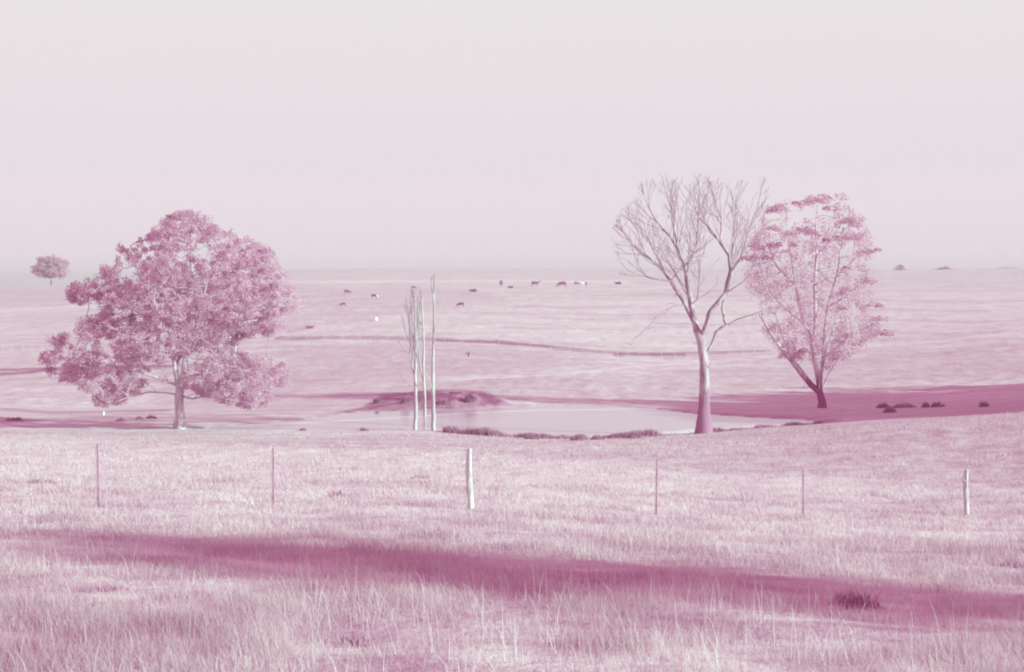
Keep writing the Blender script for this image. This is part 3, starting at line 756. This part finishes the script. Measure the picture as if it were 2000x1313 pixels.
    cf = sample_poly(poly, Y, 640, 5.0, [[(1500,420),(1560,402),(1630,410),(1650,440),(1600,440),(1510,440)]], 0.44, 0.3, 23, 0.3)
    V3, Q3, t3 = leaves(cf, 34, 0.50, 0.14, 1.0, 0.8)
    mesh_obj('crown', local(np.concatenate([V1, V2, V3]), root), np.concatenate([Q1, Q2+len(V1), Q3+len(V1)+len(V2)]), M['leafC'], root, attrs=dict(tint=np.concatenate([t1, t2, t3+0.35])))
gum_right()
def slim(px, py, limbs, poly, natt, r0, label, name='dead_sapling'):
    x, y, z = hit(px, py, 78); Y = y
    root = empty(name, (x, y, z-0.1)); meta(root, label, 'tree', 'bleached dead saplings at the water')
    nodes, par = limb_nodes(limbs, Y, 0.35, (x, y, z-0.1))
    nb = len(nodes)
    if natt:
        nodes, par = sprout(nodes, par, poly, Y, 8, 0.3, 2.4, 3, 20, 0.7, 0.25, 0.04, 0.6, 1.5)
    rad = radii(nodes, par, 0.011, 2.0)
    # straight poles: taper the main stem with height
    rad = np.minimum(rad*r0/rad[0]*0.6, r0*0.5); rad = np.maximum(rad, 0.010)
    k = limb_len(limbs[0], Y)
    for i in range(k): rad[i] = max(rad[i], r0*(1-0.72*i/k))
    finish_wood(root, nodes, par, rad, 0.0, M['barkW'], M['barkW'], 'trunk', 'branches', 8, 0.015)
slim(811, 840, [[(811,840),(812,800),(812,766),(811,735),(812,712),(812,665),(811,630),(811,588)], [(812,766),(800,755,.5),(783,741,.8)], [(810,735),(804,715,.3),(798,695,.4),(792,690,.4)],
                [(812,790),(806,775,-.4),(796,767,-.5)], [(804,715,.3),(806,690,.4),(800,660,.4),(797,620,.4)]],
     [(780,745),(765,690),(778,630),(795,565),(812,560),(820,640),(818,740)], 45, 0.125, 'leftmost bleached dead sapling with a crooked side branch by the water')
slim(829, 840, [[(829,840),(830,800),(830,779),(828,750),(827,715),(828,688),(827,650),(826,624),(824,590),(823,560)], [(828,790),(818,765,-.4),(816,745,-.5)], [(831,760),(838,740,.4),(833,725,.5)], [(827,750),(818,710,.6),(815,680,.6),(813,650,.6)]],
     [(812,700),(808,620),(815,570),(828,560),(832,640),(834,700)], 30, 0.115, 'middle bleached dead sapling of the three at the water edge')
slim(847, 841, [[(847,841),(846,800),(846,753),(846,700),(847,649),(848,600),(848,572),(849,545)], [(844,770),(841,745,-.4),(833,725,-.6)]],
     [(840,600),(836,545),(852,530),(853,590)], 10, 0.135, 'rightmost and tallest bleached dead sapling, a straight white pole')
# --- generic round tree for the far ridge and the trees outside the frame
def round_tree(name, loc, hgt, wid, trunk_h, label, cat='tree', group=None, leaf='leafA', ncl=90, per=60, cl=0.9, ls=0.35, thr=0.1, top_bias=0.0, dense=0.0, flatb=0.35):
    root = empty(name, loc); meta(root, label, cat, group)
    x, y, z = loc; c = np.array([0, 0, trunk_h+(hgt-trunk_h)*0.5]); rv = np.array([wid/2, wid/2, (hgt-trunk_h)/2])
    v = rng.normal(size=(ncl*4, 3)); v /= np.linalg.norm(v, axis=1)[:, None]; v *= (rng.random(ncl*4)**0.5)[:, None]
    v[:, 2] = np.where(v[:, 2] < -flatb, -flatb*rng.random(len(v)), v[:, 2])
    q = fbm(v[:, 0]*2+x, v[:, 1]*2, 2, int(abs(x)) % 97, v[:, 2]*2+y)
    v = v[q > 0.42-dense][:ncl]; P = c+v*rv
    nodes = [Vector((0, 0, -0.3+i*0.5)) for i in range(max(2, int((trunk_h+0.8)/0.5)))]; par = list(range(-1, len(nodes)-1))
    nodes, par = colonize(nodes, par, P[::2], 0.5, 40, 0.9, 60, 0.05)
    rad = radii(nodes, par, 0.02, 2.3); rad *= (0.025*hgt)/rad[0]; rad = np.maximum(rad, 0.02)
    nd = np.array([tuple(p) for p in nodes]); V, Q = tubes(nd, par, rad, 7)
    mesh_obj('trunk', V, Q, M['barkC'], root, True)
    V, Q, tn = leaves(P, per, cl, ls, 0.8, 0.3)
    mesh_obj('crown', V, Q, M[leaf], root, attrs=dict(tint=tn)); return root
x, y, z = hit(100, 553, 300)
sc = y/F
round_tree('ridge_tree', (x, y, z-0.2), 58*sc, 70*sc, 11*sc, 'small round-headed tree standing alone on the left skyline', group=None, ncl=330, per=60, cl=1.5, ls=0.7, dense=0.2, flatb=0.75, leaf='leafC')
# shrubs peeping over the right skyline
def skyline(px, w, h, label, name='distant_shrub', n=60):
    Y = 905.0; X = (px-1000)/F*Y; z = H1(X, Y); s = Y/F
    root = empty(name, (X, Y, z-0.5)); meta(root, label, 'shrub', 'shrubs on the right skyline')
    P = np.stack([rng.normal(0, w*s*0.28, n), rng.normal(0, 1.5, n), rng.random(n)**0.8*(h*s)], 1)
    P[:, 2] *= 1-0.6*np.abs(P[:, 0]/(w*s*0.6)).clip(0, 1)
    V, Q, tn = leaves(P, 40, 1.0, 0.9, 0.8); mesh_obj('crown', V, Q, M['leafB'], root, attrs=dict(tint=tn))
    nd = np.array([(0, 0, -0.5), (0.1, 0, h*s*0.3), (0.2, 0, h*s*0.7)]); V, Q = tubes(nd, [-1, 0, 1], np.array([.25, .2, .08]), 6); mesh_obj('trunk', V, Q, M['barkC'], root, True)
skyline(1758, 24, 15, 'faint rounded shrub on the skyline nearest to the umbrella-tufted gum', n=60)
skyline(1845, 34, 9, 'low wedge-shaped dark shrub midway along the right skyline', n=110)
skyline(1970, 60, 5, 'long low line of scrub on the skyline at the right edge', n=110)
skyline(1712, 40, 4, 'very low scrub on the skyline just right of the umbrella-tufted gum', n=50)

# --- trees outside the right of the frame: their shadows lie across the picture
def gpos(X, Y): return (X, Y, H1(X, Y)-0.1)
GROVE = [(47,88,11),(52,94,12.5),(50,82,11),(57,88,14),(60,97,14),(56,79,13),(64,90,15),(68,100,16),(63,80,15),(72,92,17),(74,82,16),(80,98,17),(82,88,18),(78,106,17)]
for i, (gx_, gy_, gh) in enumerate(GROVE):
    round_tree('windbreak_tree', gpos(gx_, gy_), gh, 9.5, 1.2, 'dense bushy tree in the grove beyond the right edge of the view', group='grove beyond the right edge', ncl=110, per=45, cl=1.5, ls=0.8, dense=0.3, flatb=0.9)
for (tx, ty, th, tw) in [(13.0, 10.9, 5.4, 2.3), (20.5, 7.6, 9.4, 5.6), (30.0, 4.4, 12.6, 6.2)]:
    round_tree('paddock_tree', gpos(tx, ty), th, tw, {5.4: 0.7, 9.4: 4.2, 12.6: 7.4}[th], 'slender bushy tree beyond the right edge whose shadow crosses the foreground', group='paddock trees beyond the right edge', ncl={5.4: 34, 9.4: 75, 12.6: 100}[th], per={5.4: 9, 9.4: 19, 12.6: 19}[th], cl=0.65, ls=0.3, dense=0.0, flatb=0.95)

# ------------------------------------------------------------------ rushes along the water
def fringe():
    Xs, Ys, Hs = [], [], []
    pts = [(870,846,.9),(900,847,1.1),(930,850,1.3),(960,852,1.1),(1000,855,1.0),(1040,858,1.2),(1080,859,.5),(1120,860,1.0),(1160,859,1.0),(1190,859,.6),(1230,858,1.2),(1270,856,1.3),(1310,854,1.2),(1350,851,1.3),(1390,848,1.2),(1430,844,.9),(1480,838,.7),(1540,833,.6),(1600,828,.5)]
    for (a, b, ha), (c, d, hb) in zip(pts[:-1], pts[1:]):
        n = int(abs(c-a)*22)
        t = rng.random(n); px = a+(c-a)*t; py = b+(d-b)*t; hh = ha+(hb-ha)*t
        Y = WH*F/(py-HY); X = (px-1000)/F*Y
        q = fbm(X*1.0, Y*0+3, 3, 17); k = q > rng.uniform(0.25, 0.60, n)
        Xs.append(X[k]+rng.normal(0, .1, k.sum())); Ys.append(Y[k]+rng.normal(-.2, .35, k.sum())); Hs.append(hh[k]*0.36*(0.3+1.3*(q[k]-0.2)))
    X = np.concatenate(Xs); Y = np.concatenate(Ys); h = np.clip(np.concatenate(Hs)*1.1+0.05, 0.08, 0.6); n = len(X)
    V, Fc = blades(X, Y, h*(0.6+0.6*rng.random(n)), np.full(n, 0.035), rng.uniform(0.05, 0.6, n), np.maximum(Hh(X, Y), CZ-WH)-0.05)
    meta(mesh_obj('shore_rushes', V, Fc, M['reed'], attrs=dict(tint=np.repeat(rng.random(n), 5))), 'dark rushes fringing the near edge of the dam', 'rushes', kind='stuff')
fringe()
for px, py, rad, hg, lb in [(1041,858,.45,.45,'dark rush clump at the left end of the bright strip of water'),
                        (1130,860,.5,.42,'dark rush clump splitting the bright strip of water'),
                        (1166,859,.4,.35,'round dark rush clump just right of the one splitting the bright strip'),
                        (912,848,.8,.5,'tall dark rush clump right of the white dead saplings'),
                        (1240,856,.5,.45,'dark rush clump to the left of the tall dead tree foot'),
                        (592,841,.25,.2,'tiny rush tuft on the near shore far left of the saplings'),
                        (712,841,.3,.25,'small rush tuft on the near shore left of the saplings')]:
    tussock('rush_clump', px, py, rad, hg, 260, M['reed'], lb, 'rushes', 'rush clumps on the near shore', wid=0.04, ymin=76)
for px, py, rad, lb in [(1725,797,.5,'leftmost dark bush on the edge of the shaded hollow'),(1738,806,.45,'dark bush low on the edge of the shade below the leftmost one'),(1765,796,.9,'widest dark bush on the edge of the shaded hollow'),
                        (1808,796,.3,'small dark bush between the wide bush and the pair to its right'),(1832,795,.5,'dark bush near the middle right of the shade edge'),(1922,795,.35,'rightmost dark bush by itself on the edge of the shade')]:
    tussock('low_bush', px, py, rad, .45, 320, M['reed'], lb, 'bush', 'dark bushes on the edge of the shaded hollow', wid=0.05, ymin=70)
for px, py, rad, hg, lb in [(868,790,.6,.35,'low spreading shrub on the cut bank just right of the saplings'),(918,783,.5,.6,'darkest shrub in the hollow of the cut bank'),(792,787,.35,.5,'round shrub on the cut bank behind the dead saplings'),(737,788,.3,.55,'narrow upright shrub on the bank left of the saplings'),
                            (737,812,.18,.3,'tiny shrub at the waterline left of the saplings')]:
    tussock('bank_shrub', px, py, rad, hg, 420, M['reed'], lb, 'shrub', 'shrubs on the far bank', wid=0.05, ymin=98)
for px, py, rad, hg, lb in [(25,822,.5,.3,'leftmost low shrub in the wet ground behind the near field'),(37,822,.25,.3,'small shrub right beside the leftmost low one'),
                            (238,823,.4,.3,'low shrub behind the near field left of the big tree'),(272,820,.3,.3,'shrub nearest to the left of the big tree trunk'),(296,818,.4,.35,'shrub in the wet ground under the big crown, close to the trunk')]:
    tussock('marsh_shrub', px, py, rad, hg, 200, M['reed'], lb, 'shrub', 'low shrubs in the wet ground', wid=0.05, ymin=84)

# ------------------------------------------------------------------ fences
def rough_post(name, h, r, mat, root, lean=(0, 0), sides=12, segs=9):
    V = []; Q = []
    for s in range(segs+1):
        t = s/segs; zz = -0.3+t*(h+0.3)
        for k in range(sides):
            a = 2*math.pi*k/sides; rr = r*(1+0.10*math.sin(3*a+2.2*t*3)+random.gauss(0, .03))*(1-0.12*t)*(0.86 if s == segs else 1)
            V.append((rr*math.cos(a)+lean[0]*t+0.012*math.sin(t*7), rr*math.sin(a)+lean[1]*t, zz+(0.02*math.cos(a) if s == segs else 0)))
    for s in range(segs):
        for k in range(sides): Q.append((s*sides+k, s*sides+(k+1) % sides, (s+1)*sides+(k+1) % sides, (s+1)*sides+k))
    V.append((lean[0], lean[1], h+0.012)); c = len(V)-1
    T3 = [(segs*sides+k, segs*sides+(k+1) % sides, c) for k in range(sides)]
    return mesh_obj(name, np.array(V), [np.array(Q), np.array(T3)], mat, root, True)
def wood_post(px, py, Y, top, r, label, knot=False, lean=(0, 0)):
    X = (px-1000)/F*Y; z = H1(X, Y); h = (CZ-(top-HY)/F*Y)-z
    root = empty('fence_post', (X, Y, z)); meta(root, label, 'fence post', 'near fence of timber posts and steel pickets')
    rough_post('shaft', h, r, M['post'], root, lean)
    if knot:   # broken spur and a sunken scar on its side
        nd = np.array([(-r*0.5, -0.02, h-0.32), (-r*1.3, -0.05, h-0.25), (-r*1.55, -0.05, h-0.18)]); V, Q = tubes(nd, [-1, 0, 1], np.array([.035, .028, .012]), 6)
        mesh_obj('broken_spur', V, Q, M['steel'], root, True)
    # staples where the wires run
    for zz in (0.35, 0.7, 1.02):
        if zz > h-0.05: continue
        nd = np.array([(-0.02, -r*1.02, zz), (0, -r*1.16, zz+0.01), (0.02, -r*1.02, zz)]); V, Q = tubes(nd, [-1, 0, 1], np.array([.004]*3), 5)
        mesh_obj('staple', V, Q, M['steel'], root, True)
    return root
def picket(px, Y, top, label, lean=0.0):
    X = (px-1000)/F*Y; z = H1(X, Y); h = (CZ-(top-HY)/F*Y)-z
    root = empty('steel_picket', (X, Y, z)); meta(root, label, 'fence post', 'near fence of timber posts and steel pickets')
    V = []; Q = []; r = 0.026; th = 0.0035
    for k in range(3):      # Y-shaped section, three flanges
        a = R(90+120*k); ux, uy = math.cos(a), math.sin(a); vx, vy = -uy*th, ux*th; b = len(V); o = 0.002
        for (zz, lx) in ((-0.35, -lean*0.3), (h-0.02*(k > 0), lean)):
            for (s, t) in ((o, 1), (r, 1), (r, -1), (o, -1)): V.append((ux*s+vx*t+lx, uy*s+vy*t, zz))
        Q += [(b, b+1, b+5, b+4), (b+1, b+2, b+6, b+5), (b+2, b+3, b+7, b+6), (b+3, b, b+4, b+7), (b+4, b+5, b+6, b+7), (b+3, b+2, b+1, b)]
    mesh_obj('shaft', np.array(V), np.array(Q), M['steel'], root)
    return root
picket(192, 27.0, 866, 'leftmost thin rusty steel picket of the near fence', -0.02)
picket(533, 28.2, 874, 'thin rusty steel picket between the leftmost one and the thick timber post', 0.0)
wood_post(919, 985, 29.5, 877, 0.068, 'thick round white-weathered timber post near the middle of the fence', lean=(-0.03, 0))
picket(1281, 31.0, 895, 'thin steel picket right of the thick timber post, in front of the dead tree', 0.02)
picket(1568, 33.0, 914, 'faint thin steel picket just left of the crooked timber post', 0.0)
wood_post(1887, 1012, 35.0, 918, 0.062, 'crooked timber post with a broken spur near the right edge', True, lean=(0.0, 0))
# far fence
def far_posts(line, pxs, label, ymin, hgt=1.15, r=0.045, group='posts of the far fence'):
    px0 = [p[0] for p in line]; py0 = [p[1] for p in line]; roots = []
    proto = None
    for px in pxs:
        py = np.interp(px, px0, py0); x, y, z = hit(px, py, ymin)
        if proto is None:
            proto = empty('far_fence_post', (0, 0, 0)); rough_post('shaft', hgt, r, M['farpost'], proto, (0, 0), 7, 4); o = proto
        else: o = copy_tree(proto)
        o.location = (x, y, z); o.rotation_euler = (random.gauss(0, .03), random.gauss(0, .04), random.random()*6)
        o.scale = (1, 1, random.uniform(.85, 1.15)); meta(o, label, 'fence post', group); roots.append((x, y, z))
    return roots
def far_wire(roots, label, name='far_fence_wires'):
    V = []; Q = []; base = 0; nn = []; pr = []; rr = []
    for zz in (0.45, 0.85, 1.15):
        for i, (x, y, z) in enumerate(roots):
            nn.append((x, y-0.09, z+zz)); pr.append(-1 if i == 0 else len(nn)-2); rr.append(0.006)
    V, Q = tubes(np.array(nn), pr, np.array(rr), 4); meta(mesh_obj(name, V, Q, M['wire']), label, 'fence wire')
LN = [(556,662),(600,661),(668,663),(860,666),(980,670),(1100,684),(1200,696),(1290,702),(1420,694)]
pA = [562, 598, 634, 668, 703, 724, 757, 790]; r1 = far_posts(LN, pA, 'pale post of the far fence left of the bleached saplings', 180)
pB = [868, 903, 940, 975, 1014, 1036, 1075, 1112, 1136]; r2 = far_posts(LN, pB, 'pale post of the far fence between the saplings and the bend', 180)
pC = [1163, 1181, 1206, 1226, 1249, 1292, 1318, 1342]; r3 = far_posts(LN, pC, 'pale post of the far fence left of the tall dead tree', 150)
pD = list(range(1425, 1500, 24)); r4 = far_posts([(1420,694),(1500,690)], pD, 'pale post of the far fence seen between the dead tree and the leafy gum', 150)
far_wire(r1+r2+r3+r4, 'thin wires strung along the far fence across the pasture')
r5 = far_posts([(0,684),(45,686),(90,694)], [4, 24, 44, 62, 80], 'pale post of the short fence at the left edge below the ridge tree', 180, group='posts of the left fence')
far_wire(r5, 'thin wires of the short fence at the left edge', 'left_fence_wires')
r6 = far_posts([(1700,676),(1905,655),(2000,650)], [1752, 1804, 1838, 1872, 1905, 1940, 1975, 2010], 'faint post of the fence along the foot of the right slope', 170, group='posts of the right fence')
far_wire(r6, 'thin wires of the fence along the foot of the right slope', 'right_fence_wires')
# long dry grass along the far fence as individual grass mass
# ------------------------------------------------------------------ rocks and stumps
def rock(px, py, wpx, hpx, label, name='white_rock', ymin=100, mat='stone'):
    x, y, z = hit(px, py, ymin); s = y/F; root_w, root_h = wpx*s/2, hpx*s
    me = bpy.data.meshes.new(name); import bmesh
    bm = bmesh.new(); bmesh.ops.create_icosphere(bm, subdivisions=3, radius=1.0)
    for v in bm.verts:
        c = v.co; k = 1+0.25*(float(fbm(np.array([c.x*1.5+px]), np.array([c.y*1.5]), 3, 3, np.array([c.z*1.5]))[0])-0.5)*2
        v.co = Vector((c.x*k*root_w, c.y*k*root_w, (c.z*k*0.5+0.42)*root_h))
    for f in bm.faces: f.smooth = True
    bm.to_mesh(me); bm.free(); me.materials.append(M[mat]); o = bpy.data.objects.new(name, me); COL.objects.link(o); o.location = (x, y, z)
    return meta(o, label, 'rock')
rock(734, 627, 8, 8, 'round bright white rock alone on the slope below the grazing cattle')
rock(202, 812, 6, 9, 'small white rock under the left end of the big tree crown', ymin=84)
def stump(px, py, hpx, label):
    x, y, z = hit(px, py, 120); s = y/F; root = empty('tree_stump', (x, y, z)); meta(root, label, 'stump')
    rough_post('trunk', hpx*s, 1.6*s, M['barkC'], root, (0.1, 0), 9, 4)
    nd = np.array([(0, 0, hpx*s*.5), (-.3, 0, hpx*s*.7), (-.5, 0, hpx*s*.75)]); V, Q = tubes(nd, [-1, 0, 1], np.array([.1, .07, .04]), 6); mesh_obj('broken_branch', V, Q, M['barkC'], root, True)
stump(915, 698, 10, 'short broken stump on the flat beyond the dam, right of the saplings')

# ------------------------------------------------------------------ cattle
def cow_mesh(name, pose, mat):
    """continuous body grown from a joint skeleton; +X is the head end"""
    me = bpy.data.meshes.new(name)
    if pose == 'lying':
        zb = 0.48; legs = False
    else: zb = 1.02; legs = True
    V = [(-0.75, 0, zb), (-0.25, 0, zb-0.02), (0.3, 0, zb-0.03), (0.72, 0, zb+0.02)]
    rd = [(.42, .36), (.48, .46), (.50, .45), (.44, .36)]; E = [(0, 1), (1, 2), (2, 3)]
    def add(p, co_, r): V.append(co_); rd.append(r); E.append((p, len(V)-1)); return len(V)-1
    if pose == 'graze': nk = [(1.05, .02, zb-.15), (1.28, .04, zb-.48), (1.42, .05, zb-.72), (1.52, .05, zb-.92)]
    elif pose == 'lying': nk = [(1.0, 0, zb+.12), (1.18, 0, zb+.28), (1.38, 0, zb+.26), (1.58, 0, zb+.18)]
    else: nk = [(1.02, 0, zb+.18), (1.24, 0, zb+.36), (1.44, 0, zb+.36), (1.68, 0, zb+.24)]
    p = 3
    for c, r in zip(nk, [(.28, .20), (.20, .15), (.18, .16), (.11, .11)]): p = add(p, c, r)
    head = p-1
    for s in (-1, 1): add(head, (nk[2][0]-.06, .19*s, nk[2][2]+.08), (.03, .045))
    if legs:
        for s in (-1, 1):
            a = add(3, (.66, .17*s, zb-.38), (.13, .11)); st = .08*s if pose != 'graze' else .14*s
            a = add(a, (.66+st*.5, .17*s, .42), (.065, .06)); a = add(a, (.66+st, .17*s, .10), (.045, .045)); add(a, (.69+st, .17*s, .02), (.055, .05))
            a = add(0, (-.72, .17*s, zb-.36), (.17, .12)); a = add(a, (-.86, .17*s, .50), (.075, .06)); a = add(a, (-.80-st*.6, .17*s, .12), (.05, .045)); add(a, (-.76-st*.6, .17*s, .02), (.055, .05))
    else:
        for s in (-1, 1):
            a = add(3, (.8, .26*s, .16), (.12, .10)); add(a, (1.15, .24*s, .08), (.07, .06))
            a = add(0, (-.55, .34*s, .18), (.16, .14)); add(a, (-.1, .40*s, .09), (.08, .06))
    a = add(0, (-1.03, 0, zb+.10), (.05, .05)); a = add(a, (-1.10, 0, zb-.25), (.025, .025)); add(a, (-1.10, 0, zb-.60 if legs else .08), (.045, .045))
    me.from_pydata(V, E, []); 
    sk = me.skin_vertices or None
    o = bpy.data.objects.new('cow', me)
    md = o.modifiers.new('skin', 'SKIN'); 
    if not me.skin_vertices:
        me.attributes.new('skin', 'FLOAT', 'POINT') if False else None
    return o, rd, md
def make_cow(pose, mat):
    o, rd, md = cow_mesh('cow', pose, mat)
    COL.objects.link(o)
    me = o.data
    if not me.skin_vertices:
        import bmesh
        bm = bmesh.new(); bm.from_mesh(me); bm.verts.layers.skin.verify(); bm.to_mesh(me); bm.free()
    sv = me.skin_vertices[0].data
    for i, r in enumerate(rd): sv[i].radius = r; sv[i].use_root = (i == 1)
    md.use_smooth_shade = True
    sb = o.modifiers.new('sub', 'SUBSURF'); sb.levels = 1; sb.render_levels = 1
    dg = bpy.context.evaluated_depsgraph_get(); ev = o.evaluated_get(dg)
    nm = bpy.data.meshes.new_from_object(ev); nm.materials.clear(); nm.materials.append(mat)
    bpy.data.objects.remove(o); o = bpy.data.objects.new('cow', nm); COL.objects.link(o)
    return o
protos = {('graze', 'cow'): None, ('stand', 'cow'): None, ('lying', 'cow'): None, ('graze', 'cow_face'): None, ('stand', 'cow_half'): None}
COWS = [ # px, foot row, width px, heading (0 = facing right, pi = facing left), pose, hide, label
 (678,574,14.5,0.15,'graze','cow','dark cow grazing highest on the left of the slope'),
 (670,599,14,3.3,'graze','cow','dark cow facing left directly below the highest left one'),
 (731,583,15,0.1,'graze','cow_face','dark cow with a white head, between the pair of dark cows and the saplings'),
 (605,642,13,0.3,'lying','cow','dark cow lying low on the slope next to the big tree crown'),
 (808,565,11,0.2,'graze','cow','small faint dark cow just above the bleached saplings'),
 (925,571,16,3.0,'lying','cow','dark cow lying down right above the lone grazer'),
 (900,600,17,3.2,'graze','cow','nearest dark cow grazing alone to the right of the saplings'),
 (979,560,7,1.5,'stand','cow','dark cow standing end-on so that it looks narrow and upright'),
 (998,563,12,3.1,'lying','cow','small dark cow lying beside the end-on one'),
 (1045,560,18,0.1,'stand','cow','large dark cow standing side-on in the middle of the upper row'),
 (1098,561,20,3.2,'graze','cow','largest dark cow of the upper row, grazing'),
 (1126,557,11,0.4,'graze','cow','smaller dark cow just right of the largest one'),
 (1141,559,14,3.4,'stand','cow_half','dark and white cow at the right of the close group'),
 (1208,556,15,3.1,'lying','cow','rightmost cow lying flat left of the dead tree branches')]
for px, py, wd, hd, pose, hide, lb in COWS:
    x, y, z = hit(px, py, 250); k = (pose, hide)
    if protos.get(k) is None: o = make_cow(pose, M[hide]); protos[k] = o
    else: o = protos[k].copy(); COL.objects.link(o)
    L_ = 2.55 if pose != 'stand' or True else 2.8
    s = (wd*y/F)/(2.6*max(0.35, abs(math.cos(hd))))
    s = min(max(s, 0.7), 1.5)
    o.location = (x, y, z-0.02); o.rotation_euler = (0, 0, hd); o.scale = (s, s, s)
    meta(o, lb, 'cow', 'cattle grazing on the far slope')

# ------------------------------------------------------------------ haze
def haze(density, color, top):
    V = [(-3200, -60, -40), (3200, -60, -40), (3200, 4100, -40), (-3200, 4100, -40)]
    V = V+[(a, b, top) for a, b, _ in V]
    Q = [(0, 3, 2, 1), (4, 5, 6, 7), (0, 1, 5, 4), (1, 2, 6, 5), (2, 3, 7, 6), (3, 0, 4, 7)]
    m, n, l = newmat('haze_air'); o = n.new('ShaderNodeOutputMaterial'); v = n.new('ShaderNodeVolumePrincipled')
    v.inputs['Color'].default_value = (*color, 1); v.inputs['Density'].default_value = density; v.inputs['Anisotropy'].default_value = 0.0
    l.new(v.outputs[0], o.inputs['Volume'])
    ob = mesh_obj('haze', np.array(V, float), np.array(Q), m)
    meta(ob, 'pale haze lying over the whole pasture', 'haze', kind='stuff')
zt = max(gz.max(), CZ+25)+3
zb = gz.min()
HAZE = haze(0.00048, (1.0, 0.76, 0.89), zt)
print('terrain z', gz.min(), gz.max(), 'tallest', zt)
